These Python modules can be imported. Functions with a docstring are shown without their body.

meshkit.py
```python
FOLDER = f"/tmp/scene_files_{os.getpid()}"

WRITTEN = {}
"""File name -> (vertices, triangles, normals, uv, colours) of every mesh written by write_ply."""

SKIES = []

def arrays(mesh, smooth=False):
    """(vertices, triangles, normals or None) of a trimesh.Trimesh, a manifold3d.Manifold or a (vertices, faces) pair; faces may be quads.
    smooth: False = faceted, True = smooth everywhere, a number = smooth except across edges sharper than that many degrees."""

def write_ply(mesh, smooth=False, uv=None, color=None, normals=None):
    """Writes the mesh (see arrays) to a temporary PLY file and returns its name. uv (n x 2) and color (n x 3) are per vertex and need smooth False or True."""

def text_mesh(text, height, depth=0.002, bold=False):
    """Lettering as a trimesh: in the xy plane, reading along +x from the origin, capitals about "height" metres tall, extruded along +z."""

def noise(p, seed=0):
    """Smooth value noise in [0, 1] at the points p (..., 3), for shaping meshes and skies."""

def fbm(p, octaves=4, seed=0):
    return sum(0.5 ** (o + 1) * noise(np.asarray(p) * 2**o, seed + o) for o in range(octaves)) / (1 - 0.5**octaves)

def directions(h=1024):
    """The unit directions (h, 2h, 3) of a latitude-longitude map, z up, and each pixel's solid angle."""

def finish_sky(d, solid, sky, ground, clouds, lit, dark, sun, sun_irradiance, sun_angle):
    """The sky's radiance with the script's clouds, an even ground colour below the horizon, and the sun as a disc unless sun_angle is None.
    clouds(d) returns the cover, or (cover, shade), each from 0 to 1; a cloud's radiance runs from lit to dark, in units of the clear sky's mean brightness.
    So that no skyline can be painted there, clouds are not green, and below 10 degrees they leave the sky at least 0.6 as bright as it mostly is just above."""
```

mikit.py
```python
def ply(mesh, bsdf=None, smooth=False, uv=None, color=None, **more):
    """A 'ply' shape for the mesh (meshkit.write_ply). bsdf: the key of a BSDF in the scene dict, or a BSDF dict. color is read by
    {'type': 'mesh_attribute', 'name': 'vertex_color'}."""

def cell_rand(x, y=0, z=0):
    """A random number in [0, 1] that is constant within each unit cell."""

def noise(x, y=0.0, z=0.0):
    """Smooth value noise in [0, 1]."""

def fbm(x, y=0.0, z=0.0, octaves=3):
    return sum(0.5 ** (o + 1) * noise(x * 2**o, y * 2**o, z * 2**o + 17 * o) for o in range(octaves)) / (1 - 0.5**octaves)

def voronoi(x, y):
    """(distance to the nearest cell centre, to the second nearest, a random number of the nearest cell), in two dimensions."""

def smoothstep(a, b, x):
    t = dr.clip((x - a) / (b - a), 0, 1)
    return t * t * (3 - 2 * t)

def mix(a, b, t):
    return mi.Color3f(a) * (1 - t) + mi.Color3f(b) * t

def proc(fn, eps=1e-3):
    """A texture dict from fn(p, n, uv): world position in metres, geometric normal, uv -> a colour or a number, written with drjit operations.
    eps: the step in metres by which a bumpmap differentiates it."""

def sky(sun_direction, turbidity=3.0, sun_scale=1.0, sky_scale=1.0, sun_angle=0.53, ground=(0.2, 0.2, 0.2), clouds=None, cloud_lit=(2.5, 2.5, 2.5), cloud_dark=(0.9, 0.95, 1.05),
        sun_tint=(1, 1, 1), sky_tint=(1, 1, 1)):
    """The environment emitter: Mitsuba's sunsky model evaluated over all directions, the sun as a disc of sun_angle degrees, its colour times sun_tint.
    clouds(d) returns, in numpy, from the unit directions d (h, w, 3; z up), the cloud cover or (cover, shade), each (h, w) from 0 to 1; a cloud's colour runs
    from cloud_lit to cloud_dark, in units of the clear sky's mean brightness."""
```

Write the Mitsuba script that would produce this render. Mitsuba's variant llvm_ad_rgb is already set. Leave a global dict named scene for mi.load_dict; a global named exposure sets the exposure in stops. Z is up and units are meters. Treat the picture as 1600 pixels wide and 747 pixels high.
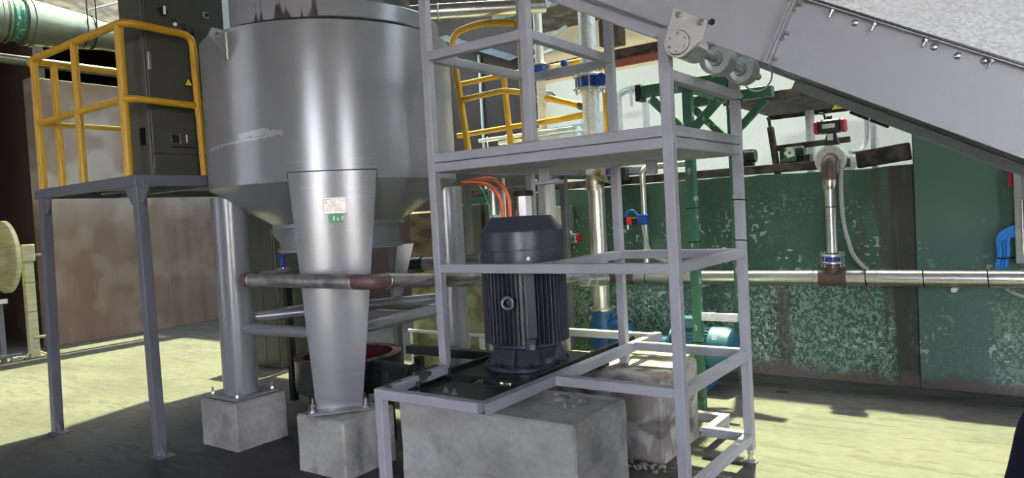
import math, random
import numpy as np, trimesh, manifold3d
import drjit as dr
import mitsuba as mi
import mikit, meshkit
from mikit import proc, noise, fbm, voronoi, cell_rand, smoothstep, mix
from shapely.geometry import Polygon, Point

random.seed(7)
T4 = mi.ScalarTransform4f

# ------------------------------------------------------------------ camera, sky, sun, exposure
exposure = 7.35
F_PX, PITCH, YAW, ROLL = 1100.9, 0.0352, 0.62243, -0.05506
_F = np.array([-math.sin(YAW) * math.cos(PITCH), math.cos(YAW) * math.cos(PITCH), -math.sin(PITCH)])
_R = np.cross(_F, [0, 0, 1]); _R /= np.linalg.norm(_R)
_U = np.cross(_R, _F)
_UP = -math.sin(ROLL) * _R + math.cos(ROLL) * _U
EYE = np.array([0, 0, 1.6])
scene = {
    "camera": {"type": "perspective", "fov": math.degrees(2 * math.atan(800 / F_PX)), "fov_axis": "x", "near_clip": 0.05, "far_clip": 200.0,
               "to_world": T4().look_at(origin=EYE.tolist(), target=(EYE + _F).tolist(), up=_UP.tolist())},
    "sky": mikit.sky((-0.10, 0.38, 1.0), turbidity=4.0, sun_scale=0.28, sky_scale=1.0, sun_angle=1.2, ground=(0.25, 0.25, 0.24),
                     sun_tint=(1.0, 1.09, 0.80), sky_tint=(1.44, 1.02, 0.78)),
}
labels = {}

# ------------------------------------------------------------------ materials
def mat(key, d, two=True):
    scene["surface_" + key] = {"type": "twosided", "bsdf": d} if two else d
    return key

def rgb(c):
    return {"type": "rgb", "value": list(c)}

def paint(key, c, rough=0.4, spec=0.5, metallic=0.0, **k):
    return mat(key, {"type": "principled", "base_color": rgb(c) if isinstance(c, (tuple, list)) else c, "roughness": rough, "specular": spec, "metallic": metallic, **k})

def seg(px, pz, a, b):
    """distance of (px, pz) from the segment a-b"""
    dx, dz = b[0] - a[0], b[1] - a[1]
    t = dr.clip(((px - a[0]) * dx + (pz - a[1]) * dz) / (dx * dx + dz * dz), 0, 1)
    return dr.sqrt(dr.square(px - a[0] - t * dx) + dr.square(pz - a[1] - t * dz))

TC = (-4.30, 3.70)          # tank axis
def tank_paint(p, n, uv):
    s = dr.atan2(p.y - TC[1], p.x - TC[0]) * 0.925      # arc length round the shell
    z = p.z
    g = noise(p.x * 5, p.y * 5, p.z * 5)
    c = mix((0.185, 0.190, 0.205), (0.20, 0.205, 0.22), g)
    rag = noise(s * 40, z * 60) * 0.010 + noise(s * 150, z * 150) * 0.004
    d1 = seg(s, z, (-1.32, 2.214), (-1.10, 2.234)) - 0.022
    d2 = seg(s, z, (-1.20, 2.216), (-1.00, 2.214)) - 0.022
    d3 = seg(s, z, (-1.72, 2.162), (-1.06, 2.194)) - 0.0145
    d = dr.minimum(dr.minimum(d1, d2), d3) + rag
    c = mix(c, (0.36, 0.36, 0.37), 0.85 * smoothstep(0.003, -0.002, d))
    # fine horizontal scuffs
    sc = noise(s * 2.0, z * 160.0)
    c = mix(c, (0.30, 0.30, 0.32), 0.35 * smoothstep(0.86, 0.95, sc) * smoothstep(0.5, 0.7, noise(s * 1.5 + 9, z * 4)))
    return c
paint("tank_paint", proc(tank_paint), 0.25, 0.8, 0.12)

def hood_paint(p, n, uv):
    s = dr.atan2(p.y - TC[1], p.x - TC[0]) * 0.705
    z = p.z - 3.0
    c = mix((0.22, 0.22, 0.245), (0.25, 0.25, 0.27), noise(p.x * 6, p.y * 6, p.z * 6))
    h = mi.Float(0)
    for sc, w, hh in ((-1.02, 0.022, 0.10), (-0.97, 0.016, 0.11), (-0.83, 0.030, 0.12), (-0.775, 0.025, 0.11), (-0.665, 0.008, 0.05), (-0.575, 0.035, 0.13)):
        k = dr.exp(-dr.square((s - sc) / w)) * hh * (0.5 + noise(s * 70, z * 14))
        h = dr.maximum(h, k)
    burn = smoothstep(0.02, -0.035, z - h)
    return mix(c, (0.02, 0.018, 0.02), burn * 0.9)
paint("hood_paint", proc(hood_paint), 0.5, 0.4)

def frame_paint(p, n, uv):
    g = noise(p.x * 7, p.y * 7, p.z * 7)
    c = mix((0.285, 0.28, 0.315), (0.315, 0.31, 0.34), g)
    sp = noise(p.x * 90, p.y * 90, p.z * 90)
    return mix(c, (0.12, 0.11, 0.12), 0.5 * smoothstep(0.90, 0.97, sp))
paint("frame_paint", proc(frame_paint), 0.45, 0.5)

def burnt_paint(p, n, uv):
    g = fbm(p.x * 16, p.y * 16, p.z * 16)
    return mix((0.30, 0.295, 0.325), (0.03, 0.028, 0.028), 0.9 * smoothstep(0.50, 0.62, g))
paint("burnt_paint", proc(burnt_paint), 0.6, 0.4)
paint("tank_grey", (0.192, 0.197, 0.212), 0.27, 0.7, 0.12)
paint("platform_paint", (0.118, 0.124, 0.145), 0.4, 0.5)
paint("motor_paint", (0.038, 0.042, 0.056), 0.36, 0.5)
paint("black_paint", (0.012, 0.014, 0.016), 0.35, 0.5)
paint("rubber", (0.015, 0.015, 0.016), 0.6, 0.3)
paint("dark_hole", (0.01, 0.01, 0.01), 0.9, 0.1)
paint("yellow_paint", (0.56, 0.31, 0.022), 0.42, 0.5)
paint("red_paint", (0.16, 0.012, 0.02), 0.4, 0.5)
paint("brick_red", (0.35, 0.10, 0.07), 0.6, 0.4)
paint("actuator_red", (0.38, 0.02, 0.04), 0.4, 0.5)
paint("bright_red", (0.75, 0.04, 0.05), 0.4, 0.5)
paint("orange_cable", (0.80, 0.17, 0.07), 0.5, 0.4)
paint("blue_paint", (0.02, 0.07, 0.42), 0.35, 0.5)
paint("cyan_hose", (0.02, 0.22, 0.70), 0.4, 0.5)
paint("pump_blue", (0.010, 0.085, 0.22), 0.35, 0.55)
paint("motor_teal", (0.028, 0.105, 0.17), 0.4, 0.5)
paint("cabinet_paint", (0.060, 0.063, 0.050), 0.38, 0.5)
paint("white_plastic", (0.75, 0.75, 0.74), 0.4, 0.5)
paint("white_paint", (0.72, 0.76, 0.74), 0.5, 0.4)
paint("sign_yellow", (0.85, 0.75, 0.05), 0.5, 0.4)
paint("label_green", (0.05, 0.32, 0.14), 0.4, 0.5)
paint("cable_grey", (0.33, 0.35, 0.36), 0.5, 0.4)
paint("navy_cloth", (0.016, 0.016, 0.05), 0.9, 0.2, sheen=0.3)
paint("green_belt", (0.010, 0.045, 0.038), 0.4, 0.5)
paint("wood_beam", (0.42, 0.38, 0.20), 0.8, 0.2)
paint("roof_underside", (0.16, 0.14, 0.12), 0.9, 0.2)

def bolt_col(p, n, uv):
    return mix((0.72, 0.71, 0.70), (0.45, 0.44, 0.43), noise(p.x * 120, p.y * 120, p.z * 120))
paint("zinc", proc(bolt_col), 0.3, 0.5, 0.9)

def stainless(p, n, uv):
    g = fbm(p.x * 3, p.y * 3, p.z * 3)
    f = noise(p.x * 60, p.y * 60, p.z * 9)
    c = mix((0.62, 0.62, 0.60), (0.74, 0.74, 0.72), f)
    return mix(c, (0.46, 0.44, 0.38), 0.55 * smoothstep(0.55, 0.75, g))
paint("stainless", proc(stainless), 0.30, 0.5, 0.9)

def brushed(p, n, uv):
    return mix((0.50, 0.48, 0.46), (0.60, 0.58, 0.56), noise(p.x * 30, p.y * 200, p.z * 200))
paint("brushed_metal", proc(brushed), 0.4, 0.5, 0.4)

def weldmark(p, n, uv):
    g = fbm(p.x * 14, p.y * 14, p.z * 14)
    return mix((0.66, 0.62, 0.52), (0.24, 0.19, 0.12), smoothstep(0.42, 0.68, g))
paint("stainless_elbow", proc(weldmark), 0.32, 0.5, 0.9)

def rawsteel(p, n, uv):
    g = fbm(p.x * 12, p.y * 12, p.z * 16)
    st = noise(p.x * 7, p.y * 7, p.z * 55)
    c = mix((0.17, 0.16, 0.155), (0.36, 0.35, 0.34), smoothstep(0.3, 0.7, g * 0.6 + st * 0.4))
    return c
paint("raw_steel", proc(rawsteel), 0.42, 0.5, 0.55)

def brownfit(p, n, uv):
    return mix((0.085, 0.050, 0.045), (0.13, 0.085, 0.075), fbm(p.x * 18, p.y * 18, p.z * 18))
paint("brown_fitting", proc(brownfit), 0.45, 0.5)

def galva(p, n, uv):
    d1, d2, w = voronoi((p.x + p.z * 0.35) * 95, (p.y * 1.0 + p.z * 1.1) * 95)
    g = fbm(p.x * 5, p.y * 5, p.z * 5)
    c = mix((0.55, 0.56, 0.57), (0.82, 0.83, 0.84), w)
    return mix(c, (0.70, 0.71, 0.73), 0.6 * smoothstep(0.45, 0.65, g))
paint("galvanised", proc(galva), 0.42, 0.5, 0.2)

def duct_col(p, n, uv):
    g = fbm(p.x * 2, p.y * 2, p.z * 2)
    return mix((0.20, 0.195, 0.135), (0.115, 0.11, 0.078), smoothstep(0.40, 0.65, g))
paint("duct_metal", proc(duct_col), 0.35, 0.5, 0.6)

def conveyor_col(p, n, uv):
    g = fbm(p.x * 3, p.y * 3, p.z * 3)
    return mix((0.27, 0.27, 0.30), (0.31, 0.31, 0.335), g)
paint("conveyor_paint", proc(conveyor_col), 0.42, 0.5)

def concrete(p, n, uv):
    g = fbm(p.x * 3.2, p.y * 3.2, p.z * 3.2, 4)
    f = fbm(p.x * 38, p.y * 38, p.z * 38, 2)
    c = mix((0.25, 0.24, 0.228), (0.35, 0.338, 0.32), smoothstep(0.3, 0.7, g))
    c = c * (0.85 + 0.3 * f)
    blot = fbm(p.x * 7 + 5, p.y * 7, p.z * 5, 3)
    c = mix(c, (0.16, 0.152, 0.145), 0.6 * smoothstep(0.50, 0.78, blot))
    pit = noise(p.x * 70, p.y * 70, p.z * 70)
    return mix(c, (0.15, 0.142, 0.135), 0.5 * smoothstep(0.93, 0.98, pit))

def concrete_bump(p, n, uv):
    return fbm(p.x * 20, p.y * 20, p.z * 20, 3) * 0.010
mat("concrete", {"type": "bumpmap", "arbitrary": proc(concrete_bump, 2e-3), "scale": 1.0,
                 "bsdf": {"type": "principled", "base_color": proc(concrete), "roughness": 0.85, "specular": 0.25}})

def old_concrete(p, n, uv):
    c = concrete(p, n, uv)
    g = fbm(p.x * 11, p.y * 11, p.z * 5, 3)
    c = mix(c, (0.17, 0.145, 0.125), 0.8 * smoothstep(0.40, 0.60, g))
    oil = fbm(p.x * 6 + 3, p.y * 6, p.z * 9, 3)
    return mix(c, (0.07, 0.062, 0.056), 0.7 * smoothstep(0.60, 0.76, oil))
mat("old_concrete", {"type": "bumpmap", "arbitrary": proc(concrete_bump, 2e-3), "scale": 1.6,
                     "bsdf": {"type": "principled", "base_color": proc(old_concrete), "roughness": 0.9, "specular": 0.2}})

def floor_col(p, n, uv):
    g = fbm(p.x * 0.9, p.y * 1.6, 3.0, 4)
    f = fbm(p.x * 16, p.y * 26, 1.0, 3)
    c = mix((0.054, 0.0515, 0.050), (0.071, 0.0685, 0.066), smoothstep(0.3, 0.7, g)) * (0.84 + 0.32 * f)
    # trowel arcs and dark scratches
    sw = fbm(p.x * 4.0 + 2 * noise(p.x, p.y), p.y * 22.0, 5.0, 3)
    c = mix(c, (0.040, 0.0375, 0.034), 0.5 * smoothstep(0.60, 0.72, sw))
    # a damp spot and a few dark pock marks
    d = dr.sqrt(dr.square((p.x + 1.78) * 0.8) + dr.square((p.y - 6.32) * 1.6))
    d2 = dr.sqrt(dr.square((p.x + 1.62) * 1.0) + dr.square((p.y - 5.98) * 1.3)) + 0.03 * noise(p.x * 40, p.y * 40)
    c = mix(c, (0.02, 0.019, 0.016), 0.85 * smoothstep(0.085, 0.06, d2))
    pk = noise(p.x * 14, p.y * 30, 9.0)
    c = mix(c, (0.035, 0.032, 0.028), 0.6 * smoothstep(0.93, 0.98, pk))
    return c
def floor_bump(p, n, uv):
    return fbm(p.x * 14, p.y * 14, 2.0, 3) * 0.006
mat("floor_concrete", {"type": "bumpmap", "arbitrary": proc(floor_bump, 3e-3), "scale": 1.0,
                       "bsdf": {"type": "principled", "base_color": proc(floor_col), "roughness": 0.72, "specular": 0.3}})

def green_wall(p, n, uv):
    x, z = p.x, p.z
    g = fbm(x * 2.2, z * 2.2, 1.0, 4)
    c = mix((0.046, 0.092, 0.072), (0.068, 0.138, 0.106), smoothstep(0.3, 0.7, g))
    teal = smoothstep(-0.69, -0.66, x)
    c = mix(c, mix((0.092, 0.165, 0.146), (0.112, 0.19, 0.168), g), teal)
    # peeled, limey flakes, thick below the pipe
    zone = fbm(x * 1.6 + 4, z * 1.9, 2.0, 3)
    low = smoothstep(1.25, 0.55, z + 0.9 * (zone - 0.5))
    fl = fbm(x * 46, z * 40, 3.0, 3)
    fine = fbm(x * 120, z * 105, 6.0, 2)
    amt = smoothstep(0.50, 0.62, 0.55 * fl + 0.45 * fine + 0.10 * low - 0.05) * (0.12 + 0.75 * low) * smoothstep(0.35, 0.6, zone + 0.25 * low)
    amt = amt * (1 - 0.80 * teal * smoothstep(-0.08, -0.16, x + 0.06 * noise(z * 6, 2.0)))
    c = mix(c, (0.30, 0.40, 0.33), dr.clip(amt, 0, 1) * 0.75)
    # sparse pale chips higher up
    ch = noise(x * 42, z * 42, 4.0)
    zc = smoothstep(0.42, 0.60, fbm(x * 3.0, z * 3.0, 11.0, 2))
    c = mix(c, (0.46, 0.52, 0.45), 0.85 * smoothstep(0.74, 0.83, ch) * zc * smoothstep(1.75, 1.2, z))
    # run-down brown streaks and the weathered strip beside the patched panel
    st = smoothstep(0.50, 0.66, fbm(x * 10, z * 0.9, 7.0, 3)) * smoothstep(-1.25, -0.95, x) * (1 - teal)
    c = mix(c, (0.085, 0.072, 0.055), 0.75 * st)
    strip = smoothstep(-0.87, -0.82, x) * (1 - teal) * smoothstep(0.30, 0.5, noise(x * 45, z * 2.2, 1.0) + 0.25)
    c = mix(c, (0.060, 0.058, 0.048), 0.85 * strip)
    rust = smoothstep(0.075, 0.04, dr.abs(x + 1.72 + 0.03 * noise(z * 4, 3.0))) * smoothstep(0.95, 0.7, z)
    c = mix(c, (0.085, 0.070, 0.052), 0.7 * rust)
    edge = smoothstep(0.012, 0.004, dr.abs(x + 0.672))
    c = mix(c, (0.012, 0.018, 0.015), 0.8 * edge)
    base = smoothstep(0.13, 0.04, z + 0.20 * (fbm(x * 7, z * 7, 9.0) - 0.5))
    return mix(c, (0.135, 0.105, 0.09), 0.85 * base)
paint("green_wall", proc(green_wall), 0.75, 0.3)

def green_steel(p, n, uv):
    g = fbm(p.x * 30, p.y * 30, p.z * 14, 3)
    c = mix((0.034, 0.115, 0.075), (0.052, 0.165, 0.105), g)
    c = mix(c, (0.42, 0.52, 0.44), 0.7 * smoothstep(0.66, 0.72, g))
    return mix(c, (0.05, 0.035, 0.02), 0.7 * smoothstep(0.6, 0.7, fbm(p.x * 9, p.y * 9, p.z * 6 + 4, 3)) * smoothstep(0.55, 0.2, p.z))
paint("green_steel", proc(green_steel), 0.5, 0.45)

def rusty(p, n, uv):
    g = fbm(p.x * 12, p.y * 12, p.z * 12, 3)
    return mix((0.035, 0.028, 0.024), (0.11, 0.085, 0.07), smoothstep(0.35, 0.65, g))
paint("rusty_steel", proc(rusty), 0.7, 0.3)

def brown_panel(p, n, uv):
    y, z = p.y, p.z
    g = fbm(y * 1.4, z * 1.1, 2.0, 4)
    v = noise(y * 9, z * 0.5, 1.0)
    c = mix((0.165, 0.105, 0.078), (0.21, 0.145, 0.11), smoothstep(0.3, 0.7, g * 0.7 + v * 0.3))
    dust = smoothstep(0.42, 0.62, fbm(y * 2.4, z * 2.0, 5.0, 3) + 0.10 * smoothstep(1.0, 3.0, z))
    c = mix(c, (0.32, 0.255, 0.20), 0.35 * dust)
    worn = smoothstep(0.40, 0.60, fbm(y * 1.7 + 3, z * 1.3, 8.0, 3)) * smoothstep(1.9, 2.7, z + 0.5 * g)
    c = mix(c, (0.42, 0.38, 0.33), 0.5 * worn)
    sc = noise(y * 40, z * 1.2, 4.0)
    c = mix(c, (0.26, 0.20, 0.15), 0.35 * smoothstep(0.88, 0.94, sc))
    sp = noise(y * 24, z * 24, 6.0)
    return mix(c, (0.36, 0.29, 0.21), 0.5 * smoothstep(0.95, 0.98, sp))
paint("brown_panel", proc(brown_panel), 0.75, 0.3)

def cream(p, n, uv):
    g = fbm(p.x * 3, p.z * 3, 1.0, 4)
    return mix((0.050, 0.045, 0.028), (0.066, 0.061, 0.040), g)
mat("cream_wall", {"type": "principledthin", "base_color": proc(cream), "roughness": 0.8, "diff_trans": 0.9, "spec_trans": 0.0}, False)

def clad(p, n, uv):
    g = fbm(p.x * 0.8, p.z * 1.4, 1.0, 3)
    c = mix((0.056, 0.066, 0.064), (0.068, 0.078, 0.0755), g)
    sm = fbm(p.x * 0.7 + 3, p.z * 2.6, 4.0, 3)
    return mix(c, (0.030, 0.036, 0.034), 0.5 * smoothstep(0.52, 0.68, sm))
mat("white_cladding", {"type": "principledthin", "base_color": proc(clad), "roughness": 0.6, "diff_trans": 0.9, "spec_trans": 0.0}, False)

mat("frosted_sheet", {"type": "principledthin", "base_color": rgb((0.24, 0.24, 0.24)), "roughness": 0.7, "diff_trans": 1.4, "spec_trans": 0.0}, False)

def brown_clad(p, n, uv):
    g = fbm(p.x * 1.3, p.z * 0.7, 1.0, 3)
    v = smoothstep(0.35, 0.5, dr.abs(p.x * 4 - dr.floor(p.x * 4) - 0.5))
    c = mix((0.058, 0.036, 0.029), (0.092, 0.060, 0.049), g)
    return c * (1 - 0.12 * v)
paint("brown_cladding", proc(brown_clad), 0.6, 0.4)

def nameplate(p, n, uv):
    a = (p.x + 3.617) * 0.646 + (p.y - 3.076) * 0.763
    row, col = dr.floor(p.z * 78), dr.floor(a * 330)
    ink = dr.select(cell_rand(col, row, 1) > 0.42, 1.0, 0.0) * dr.select(dr.abs(p.z * 78 - row - 0.5) < 0.26, 1.0, 0.0)
    keep = smoothstep(0.066, 0.062, dr.abs(a)) * smoothstep(0.046, 0.043, dr.abs(p.z - 1.720))
    rim = smoothstep(0.0685, 0.0695, dr.abs(a)) * smoothstep(0.0725, 0.0715, dr.abs(a))
    c = mix((0.62, 0.59, 0.53), (0.50, 0.47, 0.42), noise(a * 60, p.z * 60, 1.0))
    return mix(c, (0.20, 0.17, 0.15), dr.clip(0.75 * ink * keep + 0.6 * rim, 0, 1))
paint("nameplate_metal", proc(nameplate), 0.35, 0.5, 0.5)

def spool_wood(p, n, uv):
    g = noise(p.x * 6, p.z * 46, p.y * 6)
    return mix((0.36, 0.34, 0.20), (0.50, 0.48, 0.31), g)
paint("spool_wood", proc(spool_wood), 0.8, 0.2)
def crate_wood(p, n, uv):
    g = fbm(p.x * 5, p.y * 5, p.z * 9, 3)
    return mix((0.30, 0.22, 0.15), (0.15, 0.105, 0.075), smoothstep(0.4, 0.7, g))
paint("crate_wood", proc(crate_wood), 0.8, 0.2)
def mossy(p, n, uv):
    g = fbm(p.x * 8, p.y * 8, p.z * 8, 3)
    return mix((0.42, 0.41, 0.26), (0.24, 0.24, 0.14), smoothstep(0.4, 0.65, g))
paint("mossy_concrete", proc(mossy), 0.9, 0.2)

# ------------------------------------------------------------------ mesh helpers
def cb(x0, x1, y0, y1, z0, z1, b=0.004):
    """box with chamfered edges"""
    lo, hi = np.minimum([x0, y0, z0], [x1, y1, z1]), np.maximum([x0, y0, z0], [x1, y1, z1])
    b = min(b, 0.45 * float((hi - lo).min()))
    c, h = (lo + hi) / 2, (hi - lo) / 2
    if b <= 0:
        m = trimesh.creation.box(extents=2 * h); m.apply_translation(c); return m
    pts = []
    for sx in (-1, 1):
        for sy in (-1, 1):
            for sz in (-1, 1):
                for k in range(3):
                    q = h - b; q = q.copy(); q[k] = h[k]
                    pts.append(c + q * (sx, sy, sz))
    return trimesh.convex.convex_hull(np.array(pts))

def frame_of(p0, p1, up=(0, 0, 1)):
    p0, p1 = np.asarray(p0, float), np.asarray(p1, float)
    L = np.linalg.norm(p1 - p0); x = (p1 - p0) / L
    up = np.asarray(up, float)
    if abs(x @ up) > 0.95:
        up = np.array([0, 1.0, 0])
    y = np.cross(up, x); y /= np.linalg.norm(y)
    z = np.cross(x, y)
    M = np.eye(4); M[:3, 0], M[:3, 1], M[:3, 2], M[:3, 3] = x, y, z, (p0 + p1) / 2
    return M, L

def obar(p0, p1, w, h=None, b=0.004, up=(0, 0, 1)):
    """square bar from p0 to p1 along its centre line, w wide, h high"""
    M, L = frame_of(p0, p1, up); h = h or w
    m = cb(-L / 2, L / 2, -w / 2, w / 2, -h / 2, h / 2, b); m.apply_transform(M); return m

def hollow_bar(p0, p1, w, t=0.004, up=(0, 0, 1)):
    M, L = frame_of(p0, p1, up); o, i = w / 2, w / 2 - t
    m = cat([cb(-L / 2, L / 2, -o, o, i, o, 0), cb(-L / 2, L / 2, -o, o, -o, -i, 0), cb(-L / 2, L / 2, -o, -i, -i, i, 0), cb(-L / 2, L / 2, i, o, -i, i, 0)])
    m.apply_transform(M); return m

def cat(ms):
    return trimesh.util.concatenate(ms)

def lathe(profile, n=32, closed=False, p0=(0, 0, 0), axis=(0, 0, 1), a0=0.0, a1=None):
    """surface of revolution of (r, z) pairs round axis through p0; closed: the profile is a loop (a ring)"""
    pr = np.asarray(profile, float); m = len(pr)
    full = a1 is None
    k = n if full else n + 1
    ang = a0 + (2 * math.pi if full else a1 - a0) * np.arange(k) / n
    v = np.stack([pr[None, :, 0] * np.cos(ang)[:, None], pr[None, :, 0] * np.sin(ang)[:, None], np.broadcast_to(pr[None, :, 1], (k, m))], -1).reshape(-1, 3)
    f = []
    for i in range(n):
        j = (i + 1) % k
        for q in range(m if closed else m - 1):
            r = (q + 1) % m
            a, b, c, d = i * m + q, j * m + q, j * m + r, i * m + r
            if pr[q, 0] > 1e-9: f.append((a, b, c))
            if pr[r, 0] > 1e-9: f.append((a, c, d))
    me = trimesh.Trimesh(v, np.array(f), process=False)
    M, _ = frame_of((0, 0, 0), axis)
    R = np.eye(4); R[:3, 0], R[:3, 1], R[:3, 2] = M[:3, 1], M[:3, 2], M[:3, 0]
    R[:3, 3] = p0
    if abs(np.asarray(axis, float) / np.linalg.norm(axis) @ (0, 0, 1)) > 0.999 and axis[2] > 0:
        R[:3, :3] = np.eye(3)
    me.apply_transform(R); me.merge_vertices(); me.fix_normals() if me.is_watertight else None
    return me

def cyl(p0, p1, r, n=24, b=0.003, r1=None):
    p0, p1 = np.asarray(p0, float), np.asarray(p1, float); L = np.linalg.norm(p1 - p0); r1 = r if r1 is None else r1
    b = min(b, 0.3 * r, 0.3 * L)
    return lathe([(0, 0), (r - b, 0), (r, b), (r1, L - b), (r1 - b, L), (0, L)], n, p0=p0, axis=p1 - p0)

def ring(p0, axis, r_in, r_out, t, n=32, b=0.002):
    h = t / 2
    return lathe([(r_in, -h), (r_out - b, -h), (r_out, -h + b), (r_out, h - b), (r_out - b, h), (r_in, h)], n, True, p0, axis)

def rounded(pts, fillet, k=8):
    pts = [np.asarray(p, float) for p in pts]
    if fillet <= 0: return np.array(pts)
    out = [pts[0]]
    for a, b, c in zip(pts, pts[1:], pts[2:]):
        u, w = (a - b) / np.linalg.norm(a - b), (c - b) / np.linalg.norm(c - b)
        d = min(fillet, 0.49 * np.linalg.norm(a - b), 0.49 * np.linalg.norm(c - b))
        for t in np.linspace(0, 1, k):
            out.append((1 - t) ** 2 * (b + u * d) + 2 * t * (1 - t) * b + t * t * (b + w * d))
    out.append(pts[-1]); return np.array(out)

def tube(pts, r, n=16, fillet=0.0, k=8):
    p = rounded(pts, fillet, k)
    t = np.gradient(p, axis=0); t /= np.linalg.norm(t, axis=1, keepdims=True)
    a = np.cross(t[0], [0, 0, 1.0] if abs(t[0, 2]) < 0.9 else [1.0, 0, 0]); a /= np.linalg.norm(a)
    ang = 2 * np.pi * np.arange(n) / n; v = []
    for q, d in zip(p, t):
        a = a - d * (a @ d); a /= np.linalg.norm(a); b = np.cross(d, a)
        v.append(q + r * (np.cos(ang)[:, None] * a + np.sin(ang)[:, None] * b))
    m = len(p); v = np.vstack(v + [p[:1], p[-1:]]); f = []
    for i in range(m - 1):
        for j in range(n):
            j2 = (j + 1) % n
            f += [(i * n + j, i * n + j2, (i + 1) * n + j2), (i * n + j, (i + 1) * n + j2, (i + 1) * n + j)]
    for j in range(n):
        j2 = (j + 1) % n
        f += [(m * n, j2, j), (m * n + 1, (m - 1) * n + j, (m - 1) * n + j2)]
    return trimesh.Trimesh(v, np.array(f), process=False)

def prism(poly, t, origin, xdir, ydir, b=0):
    """polygon in the plane (xdir, ydir) through origin, extruded by t along xdir x ydir"""
    poly = poly if isinstance(poly, Polygon) else Polygon(poly)
    m = trimesh.creation.extrude_polygon(poly, t, engine="earcut")
    x, y = np.asarray(xdir, float), np.asarray(ydir, float); x /= np.linalg.norm(x); y /= np.linalg.norm(y)
    M = np.eye(4); M[:3, 0], M[:3, 1], M[:3, 2], M[:3, 3] = x, y, np.cross(x, y), origin
    m.apply_transform(M); return m

def hexbolt(p, axis, r=0.012, h=0.010, washer=True, stud=0.0):
    axis = np.asarray(axis, float) / np.linalg.norm(axis); p = np.asarray(p, float)
    ms = [lathe([(0, 0), (r, 0), (r, h * 0.8), (r * 0.85, h), (0, h)], 6, p0=p, axis=axis)]
    if washer: ms.append(lathe([(0, 0), (r * 1.45, 0), (r * 1.45, 0.003), (0, 0.003)], 16, p0=p, axis=axis))
    if stud: ms.append(lathe([(0, 0), (r * 0.55, 0), (r * 0.55, h + stud), (0, h + stud)], 10, p0=p, axis=axis))
    return cat(ms)

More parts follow.
